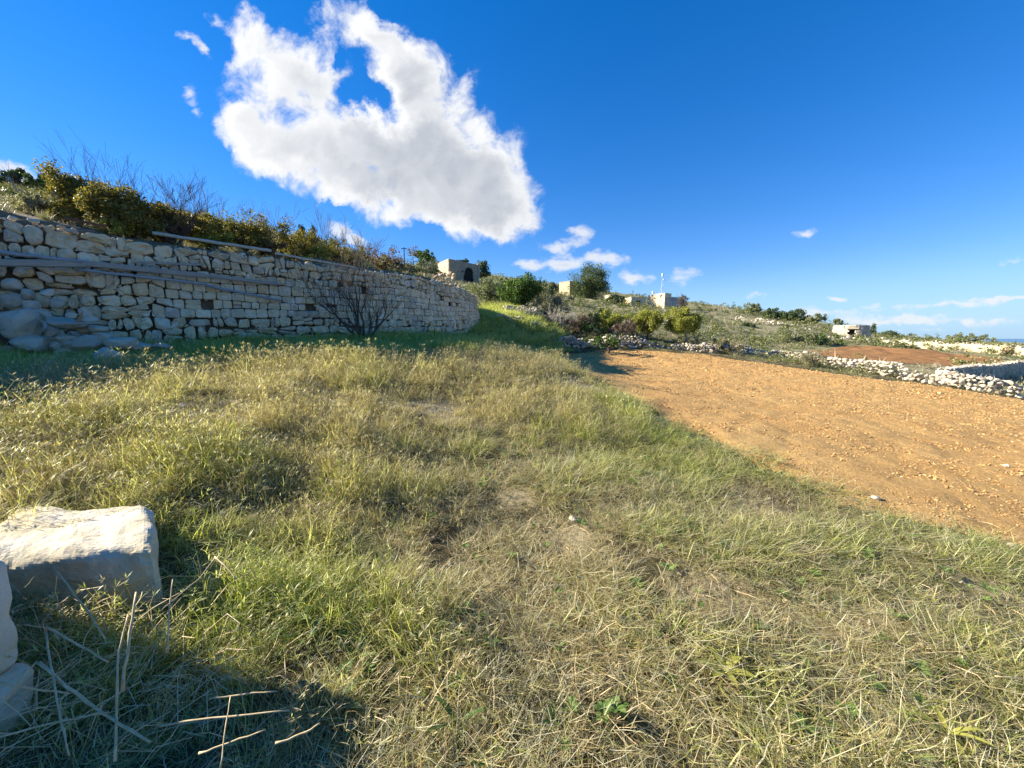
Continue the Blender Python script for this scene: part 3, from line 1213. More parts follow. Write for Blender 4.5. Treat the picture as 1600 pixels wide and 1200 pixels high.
def build_clods():
    rng = np.random.default_rng(17)
    m, nt, b, o = new_mat('soil_clods')
    at = nt.nodes.new('ShaderNodeAttribute')
    at.attribute_type = 'INSTANCER'
    at.attribute_name = 'dry'
    c = ramp_node(nt, [(0, (.26, .145, .055)), (.35, (.43, .26, .10)), (.8, (.54, .36, .15)), (.97, (.60, .43, .20)), (1, (.62, .52, .34))], at.outputs['Fac'])
    n = noise_node(nt, pos(nt), 90, 5, .7)
    c = mixc(nt, mathn(nt, 'MULTIPLY', n, .5), c, (.4, .2, .08))
    nt.links.new(c, b.inputs['Base Color'])
    b.inputs['Roughness'].default_value = 1
    bump(nt, b, n, .5, .01)
    pr = [hull_rock(300 + i, 10 + i, (1, .8, .55), name='clod') for i in range(7)]
    Ps, Ss, Rs = [], [], []
    for r0, r1, dens, sz in ((1.5, 6, 1600, .0118), (6, 11, 950, .0165), (11, 18, 400, .025), (18, 27, 130, .04)):
        x, y = fan_points(rng, r0, r1, dens)
        k = (x > -.5) & (sd_field1(x, y) > .02)
        x, y = x[k], y[k]
        s = sz * (.30 + 1.1 * rng.random(len(x)) ** 3) * (.6 + .9 * fbm2(x * 1.7, y * 1.7, 3, 77))
        Ps.append(np.stack([x, y, Z(x, y) + .008 + s * .25], 1))
        Ss.append(np.stack([s, s, s * .8], 1))
        Rs.append(np.stack([rng.normal(0, .4, len(x)), rng.normal(0, .4, len(x)), rng.random(len(x)) * 6.28], 1))
    P_ = np.concatenate(Ps)
    n = len(P_)
    return scatter('soil_clods', P_, np.concatenate(Rs), np.concatenate(Ss), rng.integers(0, 7, n), rng.random(n), pr, m)


def build_crumbs():
    rng = np.random.default_rng(27)
    m = stone_mat('crumb_stone', [(0, (.40, .32, .20)), (.5, (.56, .47, .32)), (1, (.68, .62, .50))], stain_amt=.2, scale=20)
    pr = [hull_rock(330 + i, 10, (1, .8, .6), name='crumb') for i in range(5)]
    x, y = fan_points(rng, .7, 9, 130)
    k = (sd_field1(x, y) < .2) & clear_of_things(x, y) & (rng.random(len(x)) < .05 + .9 * bare(x, y))
    x, y = x[k], y[k]
    n = len(x)
    s = .006 + .02 * rng.random(n) ** 4
    return scatter('soil_crumbs', np.stack([x, y, Z(x, y) + s * .4], 1), rng.uniform(0, 6, (n, 3)), np.stack([s, s, s * .8], 1), rng.integers(0, 5, n), rng.random(n), pr, m)


tag(build_crumbs(), 'small stones and crumbs of earth on the bare patches in the grass', 'gravel')
tag(build_clods(), 'ochre clods of earth scattered over the ploughed field', 'soil')

# ------------------------------------------------------------------ dry stone: stones cut to fit a face
def chaikin(poly, k, n):
    for _ in range(n):
        q = []
        for i in range(len(poly)):
            a, b = poly[i], poly[(i + 1) % len(poly)]
            q.append(a + (b - a) * k)
            q.append(b - (b - a) * k)
        poly = np.array(q)
    return poly


def face_stone(poly, rng, gap, depth, bulge, rough, square):
    """poly: 2D outline on the face; returns verts (u, v, w) and faces, w outwards"""
    c = poly.mean(0)
    rad = np.hypot(*(poly - c).T).mean()
    p = c + (poly - c) * (1 - gap / rad)
    p = chaikin(p, .12 if square else rng.uniform(.14, .26), 1)
    p = p + rng.normal(0, rough * rad * .5, p.shape)
    n = len(p)
    tilt = rng.normal(0, rough * .9, 2)

    def ring(s, w, jit):
        q = c + (p - c) * s
        wv = w + (q - c) @ tilt + rng.normal(0, jit, n)
        return np.column_stack([q, wv])
    j = rough * rad
    rs = [ring(.90, -depth, 0), ring(1.0, -.2 * bulge - .008, j * .3), ring(.91, .62 * bulge, j * .6), ring(.5, bulge, j * 1.2)]
    v = np.concatenate(rs + [np.array([[c[0], c[1], bulge * 1.02 + rng.normal(0, j * .5)]])])
    f = []
    for k in range(3):
        for i in range(n):
            i2 = (i + 1) % n
            f.append((k * n + i, k * n + i2, (k + 1) * n + i2, (k + 1) * n + i))
    for i in range(n):
        f.append((3 * n + i, 3 * n + (i + 1) % n, 4 * n))
    return v, f, c, rad


def project(p):
    """photograph pixel of a world point"""
    y, z = p[1], p[2] - EYE
    d = y * CP - z * SP
    u = y * SP + z * CP
    if d < .1:
        return (-9999, -9999, d)
    return (800 + 600 * p[0] / d, 600 - 600 * u / d, d)


def build_main_wall():
    rng = np.random.default_rng(5)
    # smooth the plan curve and its heights
    tops_px = [240, 275, 322, 360, 380, 398, 420, 428, 441, 452, 464, 468, 470]
    base = np.array([[*P(*t)[:2]] for t in wall_px])
    zt = np.array([P(t[0], ty, t[2])[2] for t, ty in zip(wall_px, tops_px)])
    seg = np.hypot(*np.diff(base, axis=0).T)
    U = np.concatenate([[0], np.cumsum(seg)])
    uu = np.linspace(0, U[-1], 400)
    bx, by, bt = [np.interp(uu, U, a) for a in (base[:, 0], base[:, 1], zt)]
    ker = np.hanning(31)
    ker /= ker.sum()
    pad = lambda a: np.convolve(np.concatenate([[2 * a[0] - a[15 - i] for i in range(15)], a, [2 * a[-1] - a[-2 - i] for i in range(15)]]), ker, 'valid')
    bx, by, bt = pad(bx), pad(by), pad(bt)
    bz = Z(bx, by, False) - .10
    tx, ty = np.gradient(bx, uu), np.gradient(by, uu)
    tl = np.hypot(tx, ty)
    tx, ty = tx / tl, ty / tl
    nx, ny = ty, -tx
    ipx = lambda u, a: np.interp(u, uu, a)

    def frame(u, t):
        h = ipx(u, bt) - ipx(u, bz)
        z = ipx(u, bz) + h * t
        n = np.array([ipx(u, nx), ipx(u, ny), .10])
        n /= np.linalg.norm(n)
        tt = np.array([ipx(u, tx), ipx(u, ty), 0])
        p = np.array([ipx(u, bx), ipx(u, by), z]) - np.array([n[0], n[1], 0]) * .12 * t * h
        up_ = np.cross(tt, n)
        up_ = up_ if up_[2] > 0 else -up_
        return p, tt, up_, n, h
    # wall positions of photograph columns
    pxs = np.array([project((bx[i], by[i], bz[i] + 1))[0] for i in range(400)])
    u_of = lambda px: float(np.interp(px, pxs[:340], uu[:340]))
    uL, uA, uB = u_of(0), u_of(230), u_of(560)
    root = empty('dry_stone_wall', (float(bx[150]), float(by[150]), float(bz[150])),
                 'long high dry stone retaining wall in shade on the left, curving away at its far end', 'wall')
    stones = []
    t = 0.0
    k = 0
    # course boundaries, thinner towards the top
    th = [0]
    while th[-1] < 1.0:
        f = th[-1]
        th.append(f + rng.uniform(.085, .115) * (1.0 if f < .25 else .98 if f < .7 else .78))
    th[-1] = 1.02
    L = uu[-1]

    def line(k, u):
        if k == 0:
            return 0.0
        px = np.interp(u, uu, pxs) if u < uu[340] else 745
        f = th[k]
        irr = .030 if (px > 250 and .22 < f < .72) else .085
        irr = irr if px > 60 else .11
        return f + (float(vnoise(u * 1.1, k * 3.3, 90)) - .5) * irr + (float(vnoise(u * 3.1, k * 1.7, 91)) - .5) * irr * .5

    for k in range(len(th) - 1):
        u = 2.0 + rng.uniform(0, .3)
        while u < L:
            px = np.interp(u, uu, pxs) if u < uu[340] else 745
            _, _, _, _, h = frame(u, .5)
            ch = (th[k + 1] - th[k]) * h
            ash = px > 235 and .22 < th[k] < .74
            w = ch * (rng.uniform(.85, 1.5) if ash else rng.choice([rng.uniform(.75, 1.1), rng.uniform(1.0, 1.6), rng.uniform(1.4, 2.0)]))
            if px > 560:
                w *= .92
            if px < 240:
                w *= 1.05
            j = ch * (.035 if ash else .15)
            q = [np.array([u, line(k, u) * h]), np.array([u + w, line(k, u + w) * h]),
                 np.array([u + w, line(k + 1, u + w) * h]), np.array([u, line(k + 1, u) * h])]
            q = [a + rng.normal(0, j, 2) * (.6, .6) for a in q]
            parts = [q]
            r = rng.random()
            if ash and r < .10:
                m1, m2 = (q[0] + q[3]) / 2, (q[1] + q[2]) / 2
                parts = [[q[0], q[1], m2, m1], [m1, m2, q[2], q[3]]]
            elif not ash and r < .17:
                a_, b_ = rng.uniform(.35, .65, 2)
                m1, m2 = q[0] + (q[3] - q[0]) * a_, q[1] + (q[2] - q[1]) * b_
                parts = [[q[0], q[1], m2, m1], [m1, m2, q[2], q[3]]]
            elif not ash and r < .42:
                a_, b_ = rng.uniform(.25, .75, 2)
                m1, m2 = q[0] + (q[1] - q[0]) * a_, q[3] + (q[2] - q[3]) * b_
                parts = [[q[0], m1, m2, q[3]], [m1, q[1], q[2], m2]]
            elif rng.random() < .30:
                # a corner knocked off, a chip wedged in it
                c_ = rng.integers(0, 4)
                a, b, c = q[c_ - 1], q[c_], q[(c_ + 1) % 4]
                s1, s2 = b + (a - b) * rng.uniform(.2, .4), b + (c - b) * rng.uniform(.15, .35)
                big = [q[i] if i != c_ else None for i in range(4)]
                pp = []
                for i in range(4):
                    if i == c_:
                        pp += [s1, s2]
                    else:
                        pp.append(q[i])
                parts = [pp, [s1, b, s2]]
            for pt in parts:
                pt = np.array(pt)
                cu = float(pt[:, 0].mean())
                cv = float(pt[:, 1].mean()) / h
                hole = 0.0
                # the face has slumped on the left, low down
                if px < 150:
                    hole = .25 * float(sm(150 - px, 0, 90)) * float(sm(cv, .1, .3) * (1 - sm(cv, .50, .62)))
                if rng.random() < .012:
                    continue
                bulge = rng.uniform(.008, .022) if ash else rng.uniform(.02, .06)
                if px > 560:
                    bulge *= .75
                v, f, c, rad = face_stone(pt, rng, .0045 if ash else .007, .11, bulge, .05 if ash else .10, ash)
                p0, tt, up_, n, hh = frame(cu, float(c[1]) / h)
                out = rng.normal(0, .008 if ash else .018) - hole
                loc = p0 + n * out
                W = np.outer(v[:, 0] - c[0], tt) + np.outer(v[:, 1] - c[1], up_) + np.outer(v[:, 2], n)
                X_, Y_, D_ = project(loc)
                vis = rad / max(D_, .1) if (-40 < X_ < 1640 and u < uu[330]) else 0
                stones.append((vis, loc, W, f, ash))
            u += w
    stones.sort(key=lambda s: -s[0])
    rl = np.array(root.location)
    rest = MB()
    for i, (vis, loc, W, f, ash) in enumerate(stones):
        if i < 298:
            me = mesh_np('stone', W, f, M_wall)
            me.polygons.foreach_set('use_smooth', [i % 5 == 0] * len(me.polygons))
            link('stone', me, root, tuple(loc - rl))
        else:
            rest.add(W + loc, f)
    # small stones wedged into the joints
    kinds = [hull_rock(450 + i, 10, (1, .8, .6), None) for i in range(6)]
    for i in range(1900):
        u_ = rng.uniform(2.5, L - .3)
        t_ = rng.uniform(.02, .97)
        p0, tt, up_, n_, hh = frame(u_, t_)
        px_ = np.interp(u_, uu, pxs) if u_ < uu[340] else 745
        if 240 < px_ and .22 < t_ < .74 and rng.random() < .75:
            continue
        slump = .25 * float(sm(150 - px_, 0, 90)) * float(sm(t_, .1, .3) * (1 - sm(t_, .50, .62))) if px_ < 150 else 0
        s_ = rng.uniform(.022, .055) * (1.5 if slump > .05 else 1)
        M = Matrix.LocRotScale(Vector(p0 - n_ * (.012 + slump + rng.uniform(0, .03))), Euler(tuple(rng.uniform(0, 6, 3))), Vector((s_, s_, s_)))
        me = kinds[i % 6]
        rest.add(np.array([tuple(M @ v.co) for v in me.vertices]), [list(f.vertices) for f in me.polygons])
    o = rest.build('small_stones', M_wall, root, False)
    tag(o, kind='stuff')
    # earth and rubble body behind the face
    core = MB()
    n = 400
    vs = []
    for i in range(n):
        h = bt[i] - bz[i]
        px = pxs[i]
        for off, tt in ((-.17, -.1), (-.17 - .12 * h, .97), (-.65 - .12 * h, .97), (-.65, -.1)):
            extra = -.22 if i < 340 and pxs[i] < 150 and tt < 0 else 0
            vs.append((bx[i] + nx[i] * (off + extra), by[i] + ny[i] * (off + extra), bz[i] + h * tt))
    fs = []
    for i in range(n - 1):
        for k in range(3):
            a = i * 4 + k
            fs.append((a, a + 4, a + 5, a + 1))
    fs += [(0, 1, 2, 3), ((n - 1) * 4 + 3, (n - 1) * 4 + 2, (n - 1) * 4 + 1, (n - 1) * 4)]
    core.add(np.array(vs), fs)
    core.build('earth_fill', M_core, root)
    # loose stones along the top
    cop = [hull_rock(400 + i, 14, (1, .8, .55), M_rubble, 'coping_stone', 1) for i in range(10)]
    u = 2.5
    cnt = 0
    while u < L:
        for row in range(2):
            p0, tt, up_, n_, hh = frame(min(u + rng.normal(0, .05), L), 1.0)
            s = rng.uniform(.07, .15) * (1.0 if u < uA else .85)
            if cnt < 230:
                q = p0 - n_ * (row * .24 + .06) + np.array([0, 0, rng.uniform(-.03, .05)])
                link('coping_stone', cop[rng.integers(0, 10)], root, tuple(q - rl), (rng.normal(0, .3), rng.normal(0, .3), rng.uniform(0, 6.28)), (s, s, s * rng.uniform(.6, 1.1)))
                cnt += 1
        u += rng.uniform(.14, .26)
    return root, frame, u_of


main_wall, wall_frame, wall_u = build_main_wall()

# stones that have slid out of the wall, and the big ones at its foot
fallen = [  # px, py of the base, width px, height px, label
    (22, 528, 66, 52, 'big smooth grey boulder at the left edge below the stone wall'),
    (46, 552, 70, 34, 'broad pale boulder low in the shade at the left foot of the wall'),
    (94, 512, 62, 22, 'long flat pale slab sloping down the collapsed part of the wall'),
    (165, 573, 54, 32, 'round pale boulder sitting alone in the shaded grass before the wall'),
    (134, 548, 48, 26, 'angular pale boulder just behind the round boulder in the grass'),
    (188, 546, 52, 22, 'low wedge shaped boulder right of the rubble spill'),
]
more_fallen = [(70, 528, 34, 20), (100, 533, 28, 16), (98, 556, 32, 14), (220, 547, 36, 14), (8, 560, 36, 20), (112, 545, 30, 16), (160, 535, 28, 16),
               (60, 500, 30, 18), (14, 480, 36, 24), (44, 484, 26, 18), (128, 520, 30, 18), (84, 480, 24, 14), (150, 520, 26, 16), (250, 545, 28, 10),
               (196, 562, 20, 9), (118, 560, 18, 9), (40, 466, 26, 16), (14, 452, 30, 18), (68, 462, 22, 14), (110, 498, 22, 12), (140, 506, 22, 12),
               (52, 516, 22, 14), (30, 500, 24, 14), (84, 545, 24, 12), (172, 545, 20, 11)]
rng = random.Random(3)


def put_boulder(px, py, w, h, label, group, seed, mat, dmax=99, name='boulder', sub=2):
    g = hit(px, py)
    d = g.y
    zb = g.z
    if d > dmax:
        d = dmax
        zb = P(px, py, d).z
    x = slopes(px, py)[0] * d
    k = d * 1.0 / 600
    me = hull_rock(seed, 20, (1, .8, 1), mat, name, sub)
    o = link(name, me, None, (x, d + w * k * .15, zb + h * k * .42), (rng.uniform(-.1, .1), rng.uniform(-.12, .12), rng.uniform(-.4, .4)), (w * k * .55, w * k * .50, h * k * .62))
    return tag(o, label, 'boulder', group)


for i, (px, py, w, h, lab) in enumerate(fallen):
    dm = 6.9 if i != 2 else 7.0
    put_boulder(px, py, w, h, lab, None, 500 + i, M_rubble, dm)
rock_labels = ['pale rock on the spill just right of the big smooth boulder', 'small rock at the middle of the rubble spill', 'low rock in the grass under the long flat slab',
               'rightmost half buried rock before the wedge shaped boulder', 'rock in the grass at the very left edge of the photo', 'low rock between the broad boulder and the angular boulder',
               'rock behind the angular pale boulder', 'rock leaning on the wall just above the big smooth boulder', 'wide rock above the big smooth boulder at the left edge',
               'small rock above the right shoulder of the big smooth boulder', 'rock just right of the long flat slab on the spill', 'rock above the long flat slab, highest of the right side of the spill',
               'small rock at the right end of the spill behind the angular boulder', 'thin rock in the grass far right of the rubble spill', 'small rock in the grass right of the round boulder',
               'small rock in the grass left of the round boulder', 'small rock high under the timber beam, right of its neighbour at the edge', 'topmost fallen rock at the left edge below the timber beam',
               'rock high on the spill above the flat slab, left side', 'flat small rock under the right end of the long slab', 'flat small rock between the slab and the right end of the spill',
               'small rock between the big smooth boulder and the broad boulder', 'small rock hidden behind the big smooth boulder', 'small rock in the grass between the broad boulder and the round boulder',
               'small rock half in the grass just behind the round boulder']
for i, (px, py, w, h) in enumerate(more_fallen):
    pile = py < 530
    lab = rock_labels[i] if i < len(rock_labels) else ('small fallen rock high on the rubble spill at the foot of the wall' if pile else 'small fallen rock low in the grass at the foot of the wall')
    put_boulder(px, py, w, h, lab, 'fallen rocks high on the spill' if pile else 'fallen rocks in the grass by the wall', 540 + i, M_rubble, 7.25 if pile else 7.0, 'fallen_rock', 1)


# ------------------------------------------------------------------ timber and pipes lying along the wall
def spar(name, label, cat, a, b, w, hgt, mat, round_=False, group=None, sag=0.0):
    a, b = Vector(a), Vector(b)
    d = b - a
    L_ = d.length
    mb = MB()
    if round_:
        n = 9
        pts = [Vector((L_ * i / n, 0, -sag * math.sin(math.pi * i / n) + .006 * math.sin(i * 2.3))) for i in range(n + 1)]
        mb.tube(pts, [w / 2 * (1 + .06 * math.sin(i * 1.7)) for i in range(n + 1)], 9)
    else:
        n = 8
        vs, fs = [], []
        for i in range(n + 1):
            x = L_ * i / n
            s = -sag * math.sin(math.pi * i / n)
            e = .004 * math.sin(i * 2.1 + a.x)
            c = .15 * hgt
            for yy, zz in ((-w / 2 + c, -hgt / 2), (w / 2 - c, -hgt / 2), (w / 2, -hgt / 2 + c), (w / 2, hgt / 2 - c), (w / 2 - c, hgt / 2), (-w / 2 + c, hgt / 2), (-w / 2, hgt / 2 - c), (-w / 2, -hgt / 2 + c)):
                vs.append((x, yy + e, zz + s + e))
        for i in range(n):
            for k in range(8):
                fs.append((i * 8 + k, i * 8 + (k + 1) % 8, (i + 1) * 8 + (k + 1) % 8, (i + 1) * 8 + k))
        fs.append(tuple(range(8))[::-1])
        fs.append(tuple(n * 8 + k for k in range(8)))
        mb.add(np.array(vs, float), fs)
    me = mesh_np(name, np.concatenate(mb.v), mb.f, mat, round_)
    o = link(name, me, None, a)
    o.rotation_euler = d.to_track_quat('X', 'Z').to_euler()
    return tag(o, label, cat, group)


def on_wall(px, py, off=.12):
    """point just in front of the wall's face seen through a pixel"""
    best = None
    for i in range(60):
        u = wall_u(px) + (i - 30) * .05
        p0, tt, up_, n, h = wall_frame(u, .6)
        q = p0 + n * off
        a, b = slopes(px, py)
        # ray (a d, d): distance from the vertical plane line
        d = q[1]
        e = abs(a * d - q[0])
        if best is None or e < best[0]:
            best = (e, d)
    return P(px, py, best[1])


spar('timber_beam', 'thick weathered grey beam, leftmost and widest, lying along the wall face', 'beam', on_wall(-120, 408, .30), on_wall(133, 413, .26), .10, .13, M_wood)
spar('metal_pipe', 'grey pipe resting on top of the widest beam at the left edge', 'pipe', on_wall(-110, 381, .30), on_wall(128, 409, .30), .07, .07, M_pipe, True)
spar('plank', 'long grey plank sloping down from the beam along the wall', 'plank', on_wall(128, 411, .26), on_wall(322, 431, .16), .05, .115, M_wood)
spar('plank', 'short thin plank above the long plank, reaching right along the wall', 'plank', on_wall(205, 409, .20), on_wall(318, 414, .12), .035, .05, M_wood)
spar('plank', 'grey plank at the right end of the row, under a gap in the stones', 'plank', on_wall(318, 430, .14), on_wall(436, 444, .10), .05, .075, M_wood)
spar('metal_pipe', 'grey pipe directly under the long plank along the wall', 'pipe', on_wall(120, 421, .22), on_wall(324, 444, .14), .06, .06, M_pipe, True)
spar('metal_pipe', 'lowest grey pipe, at the right end below the last plank', 'pipe', on_wall(322, 446, .14), on_wall(440, 470, .10), .055, .055, M_pipe, True)
spar('wooden_pole', 'pale bleached pole lying along the top of the wall under the bushes', 'pole', on_wall(238, 364, -.10), on_wall(424, 392, -.10), .075, .075, M_pole, True)
spar('wooden_pole', 'straight pale lath on the wall top, right of the bleached pole', 'pole', on_wall(430, 396, -.10), on_wall(556, 418, -.10), .05, .05, M_pole)
spar('rusty_rod', 'rusty iron bar on the left top of the wall', 'iron bar', on_wall(98, 340, -.12), on_wall(166, 354, -.12), .05, .05, M_rust)


# ------------------------------------------------------------------ rubble field walls
def rubble_wall(name, label, pts, height, width, size, mat, seed, top_z=None, n_ind=300, part='stone', messy=1.0):
    rng = np.random.default_rng(seed)
    pts = np.array(pts, float)
    seg = np.hypot(*np.diff(pts[:, :2], axis=0).T)
    U = np.concatenate([[0], np.cumsum(seg)])
    root = empty(name, tuple(pts[0, :2]) + (Zs(*pts[0, :2]),), label, 'wall')
    kinds = [hull_rock(seed * 10 + i, 13 + i % 3, (1, .8, .7), mat, part, 1 if size > .1 else 0) for i in range(10)]
    rocks = []
    u = 0.0
    hs = np.array(height if hasattr(height, '__len__') else [height] * len(pts))
    while u < U[-1]:
        x, y = np.interp(u, U, pts[:, 0]), np.interp(u, U, pts[:, 1])
        h = np.interp(u, U, hs)
        k = min(np.searchsorted(U, u, 'right') - 1, len(seg) - 1)
        t = (pts[k + 1, :2] - pts[k, :2]) / seg[k]
        nrm = np.array([t[1], -t[0]])
        hh = h * (1 + messy * .35 * (float(vnoise(u * .9, seed, 3)) - .5) * 2)
        nl = max(1, int(round(hh / (size * 1.15))))
        for lv in range(nl):
            f = lv / max(1, nl)
            wd = width * (1 - .45 * f)
            nc = max(1, int(round(wd / (size * 1.9))))
            for c in range(nc):
                if 0 < c < nc - 1 and lv < nl - 1:
                    continue
                off = (c / max(1, nc - 1) - .5) * wd if nc > 1 else rng.normal(0, .05)
                s = size * rng.uniform(.62, 1.35)
                px_, py_ = x + nrm[0] * off + rng.normal(0, size * .25 * messy) , y + nrm[1] * off + rng.normal(0, size * .25 * messy)
                z = Zs(px_, py_) if lv == 0 else None
                rocks.append([px_, py_, z, lv, s, hh, nl])
        u += size * rng.uniform(1.25, 1.75)
    zg = Z(np.array([r[0] for r in rocks]), np.array([r[1] for r in rocks]))
    items = []
    for r, z in zip(rocks, zg):
        zz = z + (r[3] + .45) * r[5] / r[6] + rng.normal(0, .02)
        p = np.array([r[0], r[1], zz])
        X_, Y_, D_ = project(p)
        vis = r[4] / D_ if (-30 < X_ < 1630 and D_ > 0) else 0
        items.append((vis, p, r[4]))
    items.sort(key=lambda a: -a[0])
    rl = np.array(root.location)
    rest = MB()
    for i, (vis, p, s) in enumerate(items):
        e = Euler((rng.normal(0, .35), rng.normal(0, .35), rng.uniform(0, 6.28)))
        sc = (s * rng.uniform(.85, 1.2), s * rng.uniform(.8, 1.1), s * rng.uniform(.7, 1.0))
        me = kinds[rng.integers(0, 10)]
        if i < n_ind and vis > 0:
            link(part, me, root, tuple(p - rl), e, sc)
        else:
            M = Matrix.LocRotScale(Vector(p), e, Vector(sc))
            rest.add(np.array([tuple(M @ v.co) for v in me.vertices]), [list(f.vertices) for f in me.polygons])
    if rest.n:
        tag(rest.build('small_' + part + 's', mat, root), kind='stuff')
    return root


gp = lambda *l: [hit(*t)[:2] for t in l]
rubble_wall('rubble_wall', 'low white rubble wall curving along the right side of the ploughed field',
            gp((1165, 552), (1230, 561), (1300, 573), (1400, 589), (1480, 602), (1560, 615), (1600, 622)) + [(25.5, 9.0)],
            [.48, .50, .52, .56, .52, .44, .44, .4], .70, .135, M_white_rubble, 61)
rubble_wall('rubble_wall', 'grey tumbled stone wall with pale boulders on top at the far end of the ploughed field',
            gp((872, 538), (905, 541), (950, 541), (1000, 541), (1048, 546)), [.3, .5, .62, .5, .3], .6, .15, M_rubble, 62, messy=1.4)
rubble_wall('rubble_wall', 'broken grey stones under dry brambles between the far wall and the white rubble wall',
            gp((1050, 546), (1100, 550), (1165, 551)), [.3, .45, .4], .6, .12, M_rubble, 63, messy=1.6)
C_PTS = [P(1480, 598, 17.4)[:2], P(1540, 590, 20.5)[:2], P(1600, 585, 24.5)[:2], P(1700, 580, 30)[:2]]
C_TOP = [P(1480, 577, 17.4).z, P(1540, 573, 20.5).z, P(1600, 567, 24.5).z, P(1700, 560, 30).z]
rubble_wall('rubble_wall', 'short low grey wall beside the bright green tree on the track',
            gp((788, 489), (812, 491), (842, 493)), [.5, .5, .5], .5, .14, M_rubble, 65, messy=.6)
rubble_wall('rubble_wall', 'spread of pale stones on the hillside below the dark round bushes',
            [P(1150, 506, 70)[:2], P(1185, 508, 68)[:2], P(1215, 512, 66)[:2], P(1265, 516, 64)[:2]], [.5, .6, .5, .3], 1.6, .28, M_white_rubble, 66, n_ind=60, messy=1.6)
rubble_wall('stone_heap', 'sunlit golden rubble heaped behind the top of the curved end of the high wall',
            [P(672, 449, 16.6)[:2], P(700, 450, 17.4)[:2], P(733, 452, 18.4)[:2]], [.45, .7, .6], .8, .13, M_gold_rubble, 67, messy=1.0)
rubble_wall('rubble_wall', 'line of pale stones on the ground in front of the round stone hut',
            [P(1300, 534, 55)[:2], P(1345, 533, 56)[:2], P(1385, 530, 60)[:2], P(1420, 529, 64)[:2]], [.35, .4, .4, .3], 1.0, .24, M_white_rubble, 68, n_ind=40, messy=1.6)


# pale squared field wall on the right
def ashlar_wall():
    rng = np.random.default_rng(81)
    m = stone_mat('cream_ashlar', [(0, (.68, .58, .38)), (.5, (.74, .65, .46)), (1, (.62, .52, .34))], stain_amt=.18, scale=3)
    a, b, c = P(1378, 541, 52), P(1600, 557, 40), P(1740, 566, 36)
    pts = np.array([a[:2], b[:2], c[:2]])
    seg = np.hypot(*np.diff(pts, axis=0).T)
    U = np.concatenate([[0], np.cumsum(seg)])
    root = empty('field_wall', (a.x, a.y, Zs(a.x, a.y)), 'cream squared stone wall, sunlit, beyond the red field on the right', 'wall')
    items, tops = [], MB()
    for k in range(3):
        u = rng.uniform(0, .3)
        while u < U[-1]:
            w = rng.uniform(.45, .85)
            x, y = np.interp(u + w / 2, U, pts[:, 0]), np.interp(u + w / 2, U, pts[:, 1])
            j = min(np.searchsorted(U, u, 'right') - 1, 1)
            t = (pts[j + 1] - pts[j]) / seg[j]
            items.append((u, k, w, x, y, math.atan2(t[1], t[0])))
            u += w
    zs = Z([i[3] for i in items], [i[4] for i in items])
    zs = [min(z, z) for z in zs]
    n = 0
    rest = MB()
    base_me = {}
    for (u, k, w, x, y, an), z in sorted(zip(items, zs), key=lambda t: t[0][3] ** 2 + t[0][4] ** 2):
        hgt = .34
        mb = MB()
        mb.box(-w / 2 + .006, -.22, 0, w / 2 - .006, .22, hgt - .012)
        v = np.concatenate(mb.v) + rng.normal(0, .012, (8, 3))
        M = Matrix.Translation((x, y, z - .1 + k * hgt)) @ Matrix.Rotation(an, 4, 'Z')
        if n < 150:
            o = link('block', mesh_np('block', v, mb.f, m), root)
            o.matrix_basis = Matrix.Translation(-Vector(root.location)) @ M
        else:
            rest.add(np.array([tuple(M @ Vector(p)) for p in v]), mb.f)
        n += 1
    if rest.n:
        tag(rest.build('small_blocks', m, root), kind='stuff')
    kinds = [hull_rock(830 + i, 12, (1, .8, .6), None) for i in range(5)]
    u = 0
    while u < U[-1]:
        x, y = np.interp(u, U, pts[:, 0]), np.interp(u, U, pts[:, 1])
        M = Matrix.LocRotScale(Vector((x + rng.normal(0, .12), y, Zs(x, y) + .98)), Euler((0, 0, rng.uniform(0, 6))), Vector([rng.uniform(.09, .2)] * 3))
        me = kinds[rng.integers(0, 5)]
        tops.add(np.array([tuple(M @ v.co) for v in me.vertices]), [list(f.vertices) for f in me.polygons])
        u += rng.uniform(.15, .4)
    tag(tops.build('top_rubble', M_white_rubble, root), kind='stuff')


ashlar_wall()


